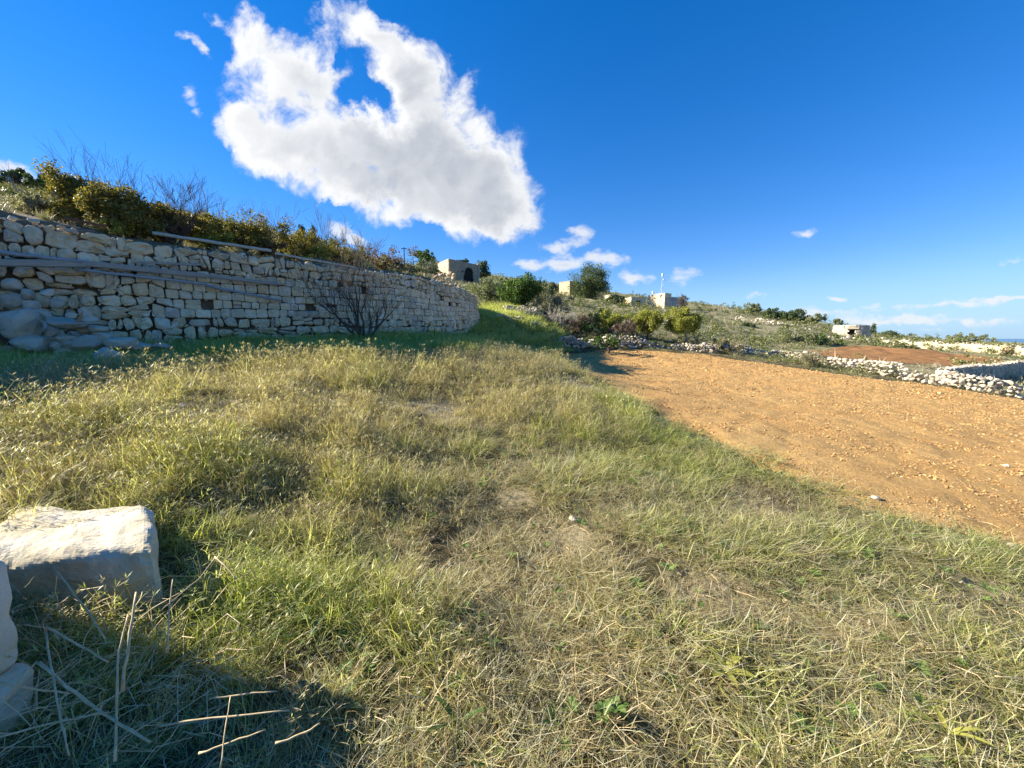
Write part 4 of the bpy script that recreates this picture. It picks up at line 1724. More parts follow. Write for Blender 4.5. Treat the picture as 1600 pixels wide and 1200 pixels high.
# ------------------------------------------------------------------ foreground: cut block and the end of a wall
def cut_block(name, loc, size, seed, mat, rot=0.0, chip=.07, n=34, shear_xy=0.0, rough=.02):
    """roughly squared quarried block, chipped along its edges"""
    from mathutils import noise as mn
    vs, fs, idx = [], [], {}
    for ax in range(3):
        for sgn in (-1, 1):
            for i in range(n):
                for j in range(n):
                    q = []
                    for di, dj in ((0, 0), (1, 0), (1, 1), (0, 1)):
                        a, b = -1 + 2 * (i + di) / n, -1 + 2 * (j + dj) / n
                        p = [0, 0, 0]
                        p[ax] = sgn
                        p[(ax + 1) % 3] = a
                        p[(ax + 2) % 3] = b
                        key = tuple(round(t, 5) for t in p)
                        if key not in idx:
                            idx[key] = len(vs)
                            vs.append(Vector(p))
                        q.append(idx[key])
                    fs.append(q if sgn > 0 else q[::-1])
    out = []
    h = Vector(size) / 2
    for v in vs:
        # rounded box; the radius of the rounding wanders, the faces are hackly
        k = mn.noise(Vector((v.x * 1.3 + seed, v.y * 1.3, v.z * 1.3)))
        r = min(min(h) * .8, chip * (.75 + .9 * max(-.4, k)))
        w = Vector((v.x * h.x, v.y * h.y, v.z * h.z))
        inner = Vector([max(-(a - r), min(a - r, b)) for a, b in zip(h, w)])
        d = w - inner
        d.normalize()
        w = inner + d * r
        q = w * 5 + Vector((seed * 3, 0, 0))
        dsp = .016 * mn.fractal(q, .9, 2.1, 6) + .020 * mn.noise(w * 3.2 + Vector((0, seed, 0))) - rough * .6 * abs(mn.noise(w * 9 + Vector((0, 0, seed))))
        w = w + d * dsp
        w.x += shear_xy * w.y
        out.append(tuple(w))
    me = mesh_np(name, out, fs, mat, False)
    return link(name, me, None, loc, (0, 0, rot))


def block_mat():
    m, nt, b, o = new_mat('quarried_limestone')
    p = pos(nt)
    n1 = noise_node(nt, p, 5, 8, .6, .4)
    n2 = noise_node(nt, p, 34, 8, .7)
    n3 = noise_node(nt, p, 2.2, 4, .5)
    c = ramp_node(nt, [(.3, (.56, .47, .30)), (.5, (.66, .59, .45)), (.7, (.70, .66, .56))], n1)
    c = mixc(nt, ramp_node(nt, [(.5, (0, 0, 0)), (.66, (.6, .6, .6))], n3), c, (.56, .45, .22))
    c = mixc(nt, ramp_node(nt, [(.62, (0, 0, 0)), (.74, (.55, .55, .55))], n2), c, (.34, .31, .25))
    nt.links.new(c, b.inputs['Base Color'])
    b.inputs['Roughness'].default_value = .9
    vo = nt.nodes.new('ShaderNodeTexVoronoi')
    vo.inputs['Scale'].default_value = 13
    nt.links.new(p, vo.inputs['Vector'])
    h = mathn(nt, 'ADD', mathn(nt, 'MULTIPLY', n1, 1.6), mathn(nt, 'ADD', n2, mathn(nt, 'MULTIPLY', vo.outputs[0], .35)))
    bump(nt, b, h, .55, .03)
    return m


M_block = block_mat()
blk = cut_block('stone_block', (-2.49, 2.09, .20), (.84, .62, .48), 3.3, M_block, R(3), chip=.085, n=44, shear_xy=-.85)
tag(blk, 'large pale squared stone block with a flat sunlit top, lying in the grass', 'stone block')
# wall end at the left edge, plus unseen stones shaped to shade the grass
gz = Zs(-1.9, 1.2)
gate = empty('gateway_wall', (-1.9, 1.2, gz), 'thick pale stone wall end standing at the lower left edge', 'wall')


def gate_stone(x0, x1, y0, y1, z0, z1, seed, mat=M_block):
    o = cut_block('stone', ((x0 + x1) / 2 + 1.9, (y0 + y1) / 2 - 1.2, (z0 + z1) / 2), (x1 - x0, y1 - y0, z1 - z0), seed, mat, R(2), .06, 16)
    o.parent = gate


gate_stone(-2.50, -1.80, .98, 1.30, .20, .62, 1.2)
gate_stone(-2.45, -1.78, .98, 1.30, -.14, .21, 2.7)
gate_stone(-3.60, -2.70, .8, 1.82, -.14, .33, 4.1, M_rubble)  # from here on out of view, stacked to cast shade into the corner
gate_stone(-3.65, -2.72, .8, 1.80, .34, .80, 5.1)
gate_stone(-3.60, -2.78, .85, 1.78, .81, 1.15, 6.1)
gate_stone(-3.50, -2.88, .9, 1.28, 1.14, 1.42, 9.1)
gate_stone(-4.55, -3.66, 1.0, 1.84, -.14, .40, 7.1, M_rubble)
gate_stone(-4.55, -3.68, 1.0, 1.84, .41, .95, 8.1)



# ------------------------------------------------------------------ buildings
def wall_mat(name, a, b_, c, sc=1.2):
    m, nt, b, o = new_mat(name)
    p = pos(nt)
    n1 = noise_node(nt, p, sc, 8, .65, .3)
    n2 = noise_node(nt, p, sc * 9, 6, .7)
    col_ = ramp_node(nt, [(.3, a), (.5, b_), (.72, c)], mathn(nt, 'MULTIPLY_ADD', n2, .35, mathn(nt, 'MULTIPLY', n1, .65)))
    br = nt.nodes.new('ShaderNodeTexNoise')
    br.inputs['Scale'].default_value = sc * 20
    nt.links.new(p, br.inputs['Vector'])
    nt.links.new(col_, b.inputs['Base Color'])
    b.inputs['Roughness'].default_value = .95
    bump(nt, b, mathn(nt, 'ADD', n1, n2), .6, .05)
    return m


M_bld = wall_mat('shade_toned_masonry', (.24, .20, .14), (.36, .30, .21), (.44, .38, .28))  # colour lowered so the farmhouse's faces away from the sun look shaded
M_cream = wall_mat('cream_limestone', (.52, .42, .26), (.64, .53, .34), (.70, .60, .42))
M_render = wall_mat('grey_render', (.36, .34, .30), (.48, .45, .39), (.54, .50, .44))
M_roof = wall_mat('flat_roof_screed', (.40, .36, .28), (.5, .45, .36), (.56, .5, .42))
M_concrete = wall_mat('weathered_concrete', (.30, .29, .27), (.40, .38, .34), (.48, .45, .4))
M_metal = simple_mat('galvanised_metal', (.4, .42, .44), (.6, .62, .64), 5, .4, .1)
M_white = simple_mat('white_plastic', (.72, .74, .76), (.8, .81, .82), 4, .4, .05)


def courses(root, a, b, z0, z1, hgt, wid, seed, mat, thick=.22, skip=None, n_ind=0, name='block'):
    """squared stones laid in courses on a vertical face from a to b, outward normal to the right of a->b"""
    rng = np.random.default_rng(seed)
    a, b = np.array(a[:2], float), np.array(b[:2], float)
    L_ = np.hypot(*(b - a))
    t = (b - a) / L_
    n = np.array([t[1], -t[0]])
    mb = MB()
    nc = max(1, round((z1 - z0) / hgt))
    h = (z1 - z0) / nc
    for k in range(nc):
        u = 0.0
        while u < L_:
            w = min(wid * rng.uniform(.75, 1.3), L_ - u)
            cz = z0 + (k + .5) * h
            if not (skip and skip(u + w / 2, cz)):
                c = a + t * (u + w / 2) + n * rng.normal(0, .012)
                M = Matrix(((t[0], n[0], 0, c[0]), (t[1], n[1], 0, c[1]), (0, 0, 1, cz), (0, 0, 0, 1)))
                mb.box(-w / 2 + .008, -thick, -h / 2 + .008, w / 2 - .008, .012 + rng.uniform(0, .02), h / 2 - .008, M)
            u += w
    o = mb.build(name, mat, root)
    return tag(o, kind='stuff')


def prism(root, name, corners, z0, z1, mat):
    """vertical prism with per-corner top heights"""
    n = len(corners)
    z1 = z1 if hasattr(z1, '__len__') else [z1] * n
    v = [(c[0], c[1], z0) for c in corners] + [(c[0], c[1], z) for c, z in zip(corners, z1)]
    f = [tuple(range(n))[::-1], tuple(range(n, 2 * n))] + [(i, (i + 1) % n, n + (i + 1) % n, n + i) for i in range(n)]
    mb = MB()
    mb.add(np.array(v, float), f)
    return mb.build(name, mat, root)


def farmhouse():
    A, B, C = P(684, 404, 85), P(701, 404, 80), P(749, 414, 87)
    D = Vector((A.x + (C.x - B.x), A.y + (C.y - B.y), 0))
    top = P(700, 404, 80).z
    z0 = min(Zs(B.x, B.y), Zs(C.x, C.y)) - .4
    root = empty('farmhouse', (B.x, B.y, z0), 'old flat roofed stone farmhouse with a dark arched opening beyond the high wall', 'farmhouse')
    ins = lambda p, q, k: Vector(p) + (Vector(q) - Vector(p)).normalized() * k
    ctr = (A + B + C + D) / 4
    sh = [Vector((*(p.xy + (ctr.xy - p.xy).normalized() * .3), 0)) for p in (A, B, C, D)]
    prism(root, 'wall_core', [(p.x, p.y) for p in sh], z0, top - .35, M_dark)  # black core painted as the shade behind arch and slit
    tdir = (C.xy - B.xy).normalized()
    Lr = (C.xy - B.xy).length
    au = Lr * .64
    az = P(733, 437, 84.5).z

    def arch(u, z):
        r = 1.4
        return abs(u - au) < r and (z < az + 1.2 or (u - au) ** 2 + (z - az - 1.2) ** 2 < r * r)
    slit = lambda u, z: abs(u - Lr * .42) < .14 and abs(z - (az + 1.5)) < .4
    courses(root, B.xy, C.xy, z0, top, .27, .5, 11, M_bld, skip=lambda u, z: arch(u, z) or slit(u, z), name='front_masonry')
    courses(root, A.xy, B.xy, z0, top, .27, .5, 12, M_cream, name='side_masonry')  # lighter stone here paints the sunlit side
    courses(root, C.xy, D.xy, z0, top, .27, .6, 13, M_bld, name='rear_masonry')
    courses(root, D.xy, A.xy, z0, top, .27, .6, 14, M_bld, name='rear_masonry')
    # arch ring
    mb = MB()
    n2 = Vector((tdir.y, -tdir.x))
    for i in range(11):
        an = math.pi * (i + .5) / 11
        u = au + 1.53 * math.cos(an)
        z = az + 1.2 + 1.53 * math.sin(an)
        c = B.xy + tdir * u + n2 * .05
        M = Matrix(((tdir.x, n2.x, 0, c.x), (tdir.y, n2.y, 0, c.y), (0, 0, 1, z), (0, 0, 0, 1))) @ Matrix.Rotation(-(an - math.pi / 2), 4, 'Y')
        mb.box(-.17, -.2, -.16, .17, .04, .16, M)
    mb.build('arch_stones', M_bld, root)
    prism(root, 'roof', [(p.x, p.y) for p in sh], top - .33, top - .12, M_roof)
    # pier at the right end, taller
    e = C.xy - tdir * .6
    prism(root, 'pier', [(e.x + n2.x * .15, e.y + n2.y * .15), (C.x + n2.x * .15, C.y + n2.y * .15), (C.x - n2.x * .4, C.y - n2.y * .4), (e.x - n2.x * .4, e.y - n2.y * .4)], z0, top + .25, M_bld)
    # small mast on the roof
    mb = MB()
    m0 = P(706, 404, 81)
    mb.tube([(m0.x, m0.y, top - .2), (m0.x, m0.y, top + 1.0)], [.05, .04], 6)
    mb.build('mast', M_metal, root)
    # low garden wall running left of the house
    r2 = empty('garden_wall', tuple(P(655, 416, 84)), 'low sunlit stone wall running left from the farmhouse, below the green tree', 'wall')
    a, b = P(652, 409.5, 86), P(685, 409, 85)
    courses(r2, a.xy, b.xy, Zs(a.x, a.y) - .3, a.z, .28, .5, 15, M_cream, .3, name='masonry')


farmhouse()


def cream_house():
    A, B, C = P(1011, 480, 93), P(1038, 480, 88), P(1069, 480, 91.5)
    D = Vector((A.x + C.x - B.x, A.y + C.y - B.y, 0))
    z0 = min(Zs(p.x, p.y) for p in (A, B, C)) - .4
    top = P(1038, 464, 88).z
    top2 = P(1038, 457.5, 88).z
    root = empty('cream_house', (B.x, B.y, z0), 'small cream flat roofed house with a roof room and antenna mast on the skyline', 'house')
    t1 = (A.xy - B.xy)
    t2 = (C.xy - B.xy)
    ctr = (A.xy + C.xy) / 2
    sh = [p.xy + (ctr - p.xy).normalized() * .2 for p in (A, B, C, D)]
    prism(root, 'wall_core', sh, z0, top - .2, M_cream)
    dz0, dz1 = P(1047, 479, 89).z, P(1047, 469, 89).z
    L2 = t2.length
    door = lambda u, z: L2 * .05 < u < L2 * .62 and z < dz1
    courses(root, A.xy, B.xy, z0, top, .3, .55, 21, M_cream, name='side_masonry')
    courses(root, B.xy, C.xy, z0, top, .3, .55, 22, M_render, skip=door, name='front_masonry')
    n2 = Vector((t2.y, -t2.x)).normalized()
    a = B.xy + t2 * .06 + n2 * -.03
    b = B.xy + t2 * .61 + n2 * -.03
    prism(root, 'shutter', [a, b, b - n2 * .1, a - n2 * .1], z0, dz1 - .02, M_render)
    mb = MB()
    for k in range(1, 4):
        q = a + (b - a) * k / 4
        M = Matrix.Translation((q.x, q.y, 0)) @ Matrix.Rotation(math.atan2(t2.y, t2.x), 4, 'Z')
        mb.box(-.04, -.02, z0, .04, .05, dz1 - .05, M)
    mb.build('shutter_battens', M_white, root)
    # roof parapet and roof room
    room = [A.xy, B.xy, B.xy + t2 * .33, A.xy + t2 * .33]
    prism(root, 'roof_room', [p + (ctr - p).normalized() * .12 for p in room], top - .1, top2, M_cream)
    prism(root, 'roof', sh, top - .2, top - .05, M_roof)
    mb = MB()
    for (p, q) in ((B.xy, C.xy), (C.xy, D.xy), (A.xy, B.xy)):
        t = (q - p).normalized()
        n = Vector((t.y, -t.x))
        mbc = [p + n * .06, q + n * .06, q - n * .12, p - n * .12]
        v = [(c.x, c.y, z) for z in (top + .003, top + .16) for c in mbc]
        mb.add(np.array(v), [(0, 1, 2, 3), (4, 5, 6, 7), (0, 1, 5, 4), (1, 2, 6, 5), (2, 3, 7, 6), (3, 0, 4, 7)])
    mb.build('parapet', M_cream, root)
    # antenna
    m0 = P(1034, 457, 89.5)
    tz = P(1034, 431, 89.5).z
    r2 = empty('antenna_mast', (m0.x, m0.y, top2), 'thin antenna mast with a white dish and cylinder standing on the cream house', 'antenna')
    mb = MB()
    mb.tube([(m0.x, m0.y, top2 - .05), (m0.x, m0.y, tz)], [.07, .05], 8)
    for k in range(3):
        an = k * 2.1
        mb.tube([(m0.x, m0.y, top2 + 1.5), (m0.x + 1.0 * math.cos(an), m0.y + 1.0 * math.sin(an), top2 + .02)], [.02, .02], 4)
    mb.build('pole', M_metal, r2)
    mb = MB()
    mb.tube([(m0.x, m0.y, tz - .2), (m0.x, m0.y, tz - .1), (m0.x, m0.y, tz + .45), (m0.x, m0.y, tz + .55)], [.10, .20, .20, .08], 10)
    mb.build('radome', M_white, r2, True)
    mb = MB()
    mb.tube([(m0.x + .18, m0.y - .12, tz - .9), (m0.x + .24, m0.y - .2, tz - .9), (m0.x + .30, m0.y - .28, tz - .9)], [.05, .16, .24], 12)
    mb.build('dish', M_white, r2, True)
    mb = MB()
    mb.tube([(m0.x - 2.0, m0.y, top2 - .02), (m0.x - 2.0, m0.y, top2 + .55)], [.22, .22], 10)
    mb.build('roof_tank', M_white, r2)


cream_house()


def small_building(name, label, cat, px0, px1, ytop, ybot, d, depth, mat, opening=None, roof=True, ang=0.0, seed=1):
    a, b = P(px0, ybot, d), P(px1, ybot, d + ang)
    z0 = min(Zs(a.x, a.y), Zs(b.x, b.y)) - .3
    top = P((px0 + px1) / 2, ytop, d + ang / 2).z
    t = (b.xy - a.xy)
    n = Vector((t.y, -t.x)).normalized()
    root = empty(name, (a.x, a.y, z0), label, cat)
    c, e = b.xy - n * depth, a.xy - n * depth
    ins = [p + ((a.xy + c) / 2 - p).normalized() * .3 for p in (a.xy, b.xy, c, e)]
    prism(root, 'wall_core', ins, z0, top - .16, M_dark if opening else mat)  # with an opening, a near-black core stands in for the shade inside
    sk = None
    if opening:
        o0, o1, oz = opening
        L_ = t.length
        zt = P((px0 + px1) / 2, oz, d).z
        sk = lambda u, z: L_ * o0 < u < L_ * o1 and z < zt
        q0, q1 = a.xy + t * (o0 - .03) + n * .03, a.xy + t * (o1 + .03) + n * .03
        prism(root, 'lintel', [q0, q1, q1 - n * .25, q0 - n * .25], zt - .02, zt + .22, mat)
    courses(root, a.xy, b.xy, z0, top, .3, .5, seed, mat, skip=sk, name='front_masonry')
    courses(root, e, a.xy, z0, top, .3, .5, seed + 1, mat, name='side_masonry')
    courses(root, b.xy, c, z0, top, .3, .5, seed + 2, mat, name='side_masonry')
    courses(root, c, e, z0, top, .3, .5, seed + 3, mat, name='rear_masonry')
    prism(root, 'roof', [p + (p - (a.xy + c) / 2).normalized() * .12 for p in (a.xy, b.xy, c, e)], top + .003, top + .16, M_roof)
    return root


small_building('open_shed', 'small flat roofed stone shed with a dark doorway left of the cream house', 'shed', 986, 1009, 465.5, 480, 86, 3.5, M_cream, (.28, .62, 468.5), ang=.6, seed=31)
small_building('stone_hut', 'cream stone hut half hidden left of the big dark tree', 'hut', 874, 890, 441, 453, 100, 4.5, M_cream, None, ang=-2.5, seed=41)
small_building('low_shelter', 'very low pale stone shelter between the big dark tree and the open shed', 'shelter', 955, 968, 461.5, 474, 90, 2.5, M_cream, None, ang=1, seed=51)
small_building('ruined_wall_stub', 'lone low piece of pale masonry beside the low shelter', 'ruin', 970, 984, 467, 476, 89, 1.2, M_concrete, None, ang=.5, seed=55)


def round_hut():
    c = P(1328, 528, 66)
    z0 = Zs(c.x, c.y) - .1
    root = empty('round_hut', (c.x, c.y, z0), 'round corbelled dry stone hut with a dark doorway near the red field', 'hut')
    rng = np.random.default_rng(91)
    Rr, H = 2.55, P(1328, 508.5, 66).z - z0
    core = MB()
    core.tube([(c.x, c.y, z0), (c.x, c.y, z0 + H * .9), (c.x, c.y, z0 + H * .96)], [Rr - .35, Rr - .75, .6], 24)
    core.build('hut_shade_core', M_dark, root)  # near-black core paints the shade in the doorway
    nc = 9
    mb = MB()
    items = []
    door = math.atan2(-c.y, -c.x) + .10
    for k in range(nc):
        r = Rr * (1 - .10 * (k / nc))
        h = H / nc
        a = rng.uniform(0, .2)
        while a < 2 * math.pi:
            w = rng.uniform(.28, .55)
            da = w / r
            am = a + da / 2
            dd = (am - door + math.pi) % (2 * math.pi) - math.pi
            if not (abs(dd) * r < .48 and k < 6):
                M = Matrix.Translation((c.x, c.y, z0 + (k + .5) * h)) @ Matrix.Rotation(am, 4, 'Z') @ Matrix.Translation((r - .2 + rng.normal(0, .03), 0, 0)) @ Matrix.Rotation(rng.normal(0, .06), 4, 'X')
                v = np.array([(x, y, z) for z in (-h / 2 + .015, h / 2 - .015) for y in (-w / 2 + .015, w / 2 - .015) for x in (-.2, .2)]) + rng.normal(0, .015, (8, 3))
                items.append((M, v))
            a += da
    F8 = [(0, 2, 3, 1), (4, 5, 7, 6), (0, 1, 5, 4), (2, 6, 7, 3), (0, 4, 6, 2), (1, 3, 7, 5)]
    for M, v in items:
        mb.add(np.array([tuple(M @ Vector(p)) for p in v]), F8)
    tag(mb.build('wall_stones', M_white_rubble, root), kind='stuff')
    kinds = [hull_rock(900 + i, 12, (1, .8, .5), None) for i in range(4)]
    mb = MB()
    for i in range(150):
        a, r = rng.uniform(0, 6.283), Rr * .9 * math.sqrt(rng.random())
        M = Matrix.LocRotScale(Vector((c.x + r * math.cos(a), c.y + r * math.sin(a), z0 + H * (.93 + .08 * (1 - r / Rr)))), Euler((0, 0, a * 7)), Vector([rng.uniform(.14, .28)] * 3))
        me = kinds[i % 4]
        mb.add(np.array([tuple(M @ v.co) for v in me.vertices]), [list(f.vertices) for f in me.polygons])
    tag(mb.build('roof_stones', M_white_rubble, root), kind='stuff')
    mb = MB()
    M = Matrix.Translation((c.x, c.y, z0 + H * 6 / nc)) @ Matrix.Rotation(door, 4, 'Z')
    mb.box(Rr * .93 - .35, -.75, 0, Rr * .93 + .1, .75, .2, M)
    mb.build('lintel', M_white_rubble, root)


round_hut()


def shaded_wall():
    root = empty('terrace_wall', (C_PTS[0][0], C_PTS[0][1], Zs(*C_PTS[0])), 'shaded grey terrace wall at the right edge running away behind the white rubble wall', 'wall')
    rng = np.random.default_rng(64)
    kinds = [hull_rock(640 + i, 14, (1, .8, .6), M_white_rubble, 'coping_stone', 1) for i in range(6)]
    for k in range(3):
        a, b = Vector(C_PTS[k]), Vector(C_PTS[k + 1])
        g = min(Zs(*a), Zs(*b), Zs(*((a + b) / 2))) - .5
        top = (C_TOP[k] + C_TOP[k + 1]) / 2
        courses(root, a, b, g, top, .16, .27, 66 + k, M_rubble, .4, name='masonry')
        n = int((b - a).length / .17)
        for i in range(n):
            for r_ in range(2):
                q = a.lerp(b, (i + rng.random() * .6) / n)
                s_ = rng.uniform(.09, .17)
                t = (b - a).normalized()
                q = q - Vector((t.y, -t.x)) * (.08 + r_ * .2)
                link('coping_stone', kinds[rng.integers(0, 6)], root, (q.x - root.location.x, q.y - root.location.y, top + .03 - root.location.z),
                     (rng.normal(0, .3), rng.normal(0, .3), rng.uniform(0, 6)), (s_, s_, s_))


shaded_wall()


# ------------------------------------------------------------------ plants
def leaves(rng, centers, radii, n, size, aspect=.45, flat=.0):
    """n leaves spread in gaussian clumps; each leaf a folded diamond of two triangles"""
    k = rng.integers(0, len(centers), n)
    q_ = rng.normal(0, 1, (n, 3))
    q_ /= np.maximum(1, np.linalg.norm(q_, axis=1) / 1.9)[:, None]
    c = centers[k] + q_ * radii[k][:, None] * .48
    d = rng.normal(0, 1, (n, 3))
    d[:, 2] = d[:, 2] * (1 - flat) + .15
    d /= np.linalg.norm(d, axis=1)[:, None]
    s = rng.normal(0, 1, (n, 3))
    s -= d * (s * d).sum(1)[:, None]
    s /= np.linalg.norm(s, axis=1)[:, None]
    nn = np.cross(d, s)
    L_ = size * (.6 + .8 * rng.random(n))[:, None]
    a = c - d * L_ * .5
    b = c + s * L_ * aspect * .5 + nn * L_ * .12
    e = c + d * L_ * .5
    f = c - s * L_ * aspect * .5 + nn * L_ * .12
    V = np.stack([a, b, e, f], 1).reshape(-1, 3)
    i = np.arange(n) * 4
    F = np.concatenate([np.stack([i, i + 1, i + 2], 1), np.stack([i, i + 2, i + 3], 1)])
    return V, F


def leaf_mesh(name, V, F, mat):
    me = bpy.data.meshes.new(name)
    me.vertices.add(len(V))
    me.vertices.foreach_set('co', V.astype(np.float32).ravel())
    me.loops.add(F.size)
    me.loops.foreach_set('vertex_index', F.ravel().astype(np.int32))
    me.polygons.add(len(F))
    me.polygons.foreach_set('loop_start', (np.arange(len(F)) * 3).astype(np.int32))
    me.polygons.foreach_set('loop_total', np.full(len(F), 3, np.int32))
    me.update(calc_edges=True)
    me.materials.append(mat)
    return me


def grow(mb, rng, p, d, length, r, depth, spread=.6, up=.25, kids=3, sides=4, thin=.0015):
    n = 4
    pts, rad = [p], [r]
    q, dd = Vector(p), Vector(d).normalized()
    for i in range(n):
        dd = (dd + Vector((rng.gauss(0, .12), rng.gauss(0, .12), rng.gauss(0, .08) + up * .12))).normalized()
        q = q + dd * (length / n)
        pts.append(q.copy())
        rad.append(max(thin, r * (1 - .5 * (i + 1) / n)))
    mb.tube(pts, rad, sides if r > .012 else 3, False)
    if depth <= 0:
        return
    for k in range(kids + (rng.random() < .5)):
        i = rng.randint(1, n) if k else n
        s = Vector((rng.gauss(0, 1), rng.gauss(0, 1), rng.gauss(0, .6)))
        s = (s - dd * s.dot(dd)).normalized()
        nd = (dd + s * spread * rng.uniform(.5, 1.3) + Vector((0, 0, up * .6))).normalized()
        grow(mb, rng, pts[i], nd, length * rng.uniform(.55, .85), rad[i] * .68, depth - 1, spread, up, kids, sides, thin)


def bush(name, label, cat, px0, px1, yt, yb, d, n, leaf, mat, group=None, seed=0, trunk=None, trunk_px=None, clumps=34, deep=.8, bark=None,
         aspect=.45, twigs=0, hollow=.25, taper=0.0, part='foliage', ragged=.3, foot=True):
    rng = np.random.default_rng(seed + 1000)
    pr = random.Random(seed)
    top, bot = P((px0 + px1) / 2, yt, d), P((px0 + px1) / 2, yb, d)
    rx = (px1 - px0) / 2 / 600 * d * 1.0
    rz = (top.z - bot.z) / 2
    cx, cy = top.x, d
    g = Zs(cx, cy)
    cz = (top.z + bot.z) / 2
    if foot and g < bot.z - .05:
        low_ = max(g, bot.z - .5 * rz)
    C_ = np.array([cx, cy, cz])
    cs, rs = [], []
    while len(cs) < clumps:
        q = rng.uniform(-1, 1, 3)
        rr = np.linalg.norm(q)
        if rr > 1 or rr < hollow:
            continue
        lump = 1 + ragged * (float(vnoise(math.atan2(q[1], q[0]) * 1.3 + 9, q[2] * 2 + seed, seed)) - .5) * 2
        if taper:
            w = 1 - taper * (q[2] * .5 + .5)
            q = np.array([q[0] * w, q[1] * w, q[2]])
        cs.append(C_ + q * lump * np.array([rx * .84, rx * deep * .84, rz * .84]))
        rs.append(min(rx, rz) * rng.uniform(.22, .42))
    cs, rs = np.array(cs), np.array(rs)
    V, F = leaves(rng, cs, rs, n, leaf, aspect)
    root = empty(name, (cx, cy, g), label, cat, group)
    me = leaf_mesh(part, V - np.array([cx, cy, g]), F, mat)
    link(part, me, root)
    mb = MB()
    tx = cx if trunk_px is None else slopes(trunk_px, yb)[0] * d
    base = Vector((tx, cy, g - .05))
    tr = trunk or max(.012, rx * .05)
    forks = [cs[i] for i in rng.permutation(len(cs))[:10 if n > 600 else 6]]
    crotch = Vector((tx * .6 + cx * .4, cy, g + max(.05, (cz - rz - g) * 1.0 + rz * .25)))
    mb.tube([base, base.lerp(crotch, .5) + Vector((tr * .6, 0, 0)), crotch], [tr * 1.25, tr, tr * .85], 7)
    for q in forks:
        q = Vector(q)
        mid = crotch.lerp(q, .5) + Vector((pr.gauss(0, rx * .06), pr.gauss(0, rx * .06), rz * .08))
        mb.tube([crotch, mid, q], [tr * .6, tr * .38, tr * .12], 5, False)
    mb.build('trunk', bark or M_bark, root)
    if twigs:
        tm = MB()
        for k in range(twigs):
            q = cs[pr.randrange(len(cs))]
            dr = Vector((pr.gauss(0, .45), pr.gauss(0, .3), 1))
            grow(tm, pr, Vector(q), dr, rz * pr.uniform(.5, .9), .006 * d / 10, 1, .5, .4, 3, 3, .0022 * d / 10)
        tag(tm.build('twigs', M_twig, root), kind='stuff')
    return root


L_brown = leaf_mat('bronze_green_leaves', [(0, (.08, .08, .022)), (.35, (.175, .16, .038)), (.6, (.29, .23, .055)), (.85, (.42, .29, .075)), (1, (.36, .17, .06))], .4)
L_dark = leaf_mat('dark_evergreen_leaves', [(0, (.03, .05, .018)), (.5, (.065, .10, .032)), (1, (.13, .17, .055))], .22)
L_carob = leaf_mat('carob_leaves', [(0, (.05, .075, .028)), (.5, (.11, .145, .05)), (1, (.20, .24, .09))], .25)
L_green = leaf_mat('bright_green_leaves', [(0, (.035, .075, .015)), (.5, (.085, .15, .035)), (1, (.19, .26, .07))], .4)
L_olive = leaf_mat('olive_leaves', [(0, (.10, .12, .055)), (.5, (.22, .24, .12)), (1, (.36, .37, .21))], .3)
L_yellow = leaf_mat('yellow_green_leaves', [(0, (.14, .16, .03)), (.45, (.30, .31, .06)), (.8, (.46, .44, .10)), (1, (.55, .48, .14))], .42)
L_khaki = leaf_mat('dry_khaki_leaves', [(0, (.20, .17, .10)), (.5, (.38, .34, .20)), (1, (.55, .50, .33))], .3)
L_red = leaf_mat('reddish_dry_leaves', [(0, (.10, .05, .03)), (.5, (.20, .12, .06)), (1, (.26, .20, .09))], .3)
L_purple = leaf_mat('dead_brown_brush', [(0, (.09, .06, .045)), (.5, (.17, .12, .09)), (1, (.26, .20, .15))], .2)

ON = 'leafy shrubs growing on top of the high wall'
for i, (px0, px1, yt, yb, d, n, lab, mt, tw) in enumerate([
    (72, 152, 256, 336, 9.6, 6200, 'leftmost bronze green shrub on top of the high wall, leaning left', L_brown, 5),
    (128, 216, 288, 362, 9.4, 6200, 'dense bronze green shrub on the high wall just left of the big bare shrub', L_brown, 4),
    (198, 272, 312, 374, 10.2, 4600, 'darker shrub behind the big bare shrub on the high wall', L_brown, 3),
    (262, 345, 326, 384, 11.0, 4600, 'bronze shrub right of the big bare shrub, above the bleached pole', L_brown, 4),
    (332, 425, 334, 392, 11.8, 5200, 'rounded green bronze shrub above the right end of the bleached pole', L_brown, 5),
    (418, 508, 356, 402, 12.6, 4200, 'low bronze shrub with bare shoots above the pale lath', L_brown, 7),
    (490, 572, 378, 414, 13.4, 3200, 'flat brownish scrub on the wall above the right end of the lath', L_brown, 6),
    (560, 648, 388, 424, 15.5, 3600, 'reddish brown heath like scrub on the wall behind the bare tree', L_red, 6),
    (615, 692, 404, 436, 18.5, 2600, 'low dark green scrub at the top of the wall before the farmhouse', L_dark, 2),
]):
    bush('shrub', lab, 'shrub', px0 - 6, px1 + 6, yt - 2, yb + 10, d, int(n * 1.45), .072 if i < 5 else .066, mt, ON, 40 + i, twigs=tw, clumps=64, deep=.7, ragged=.6, hollow=.1)

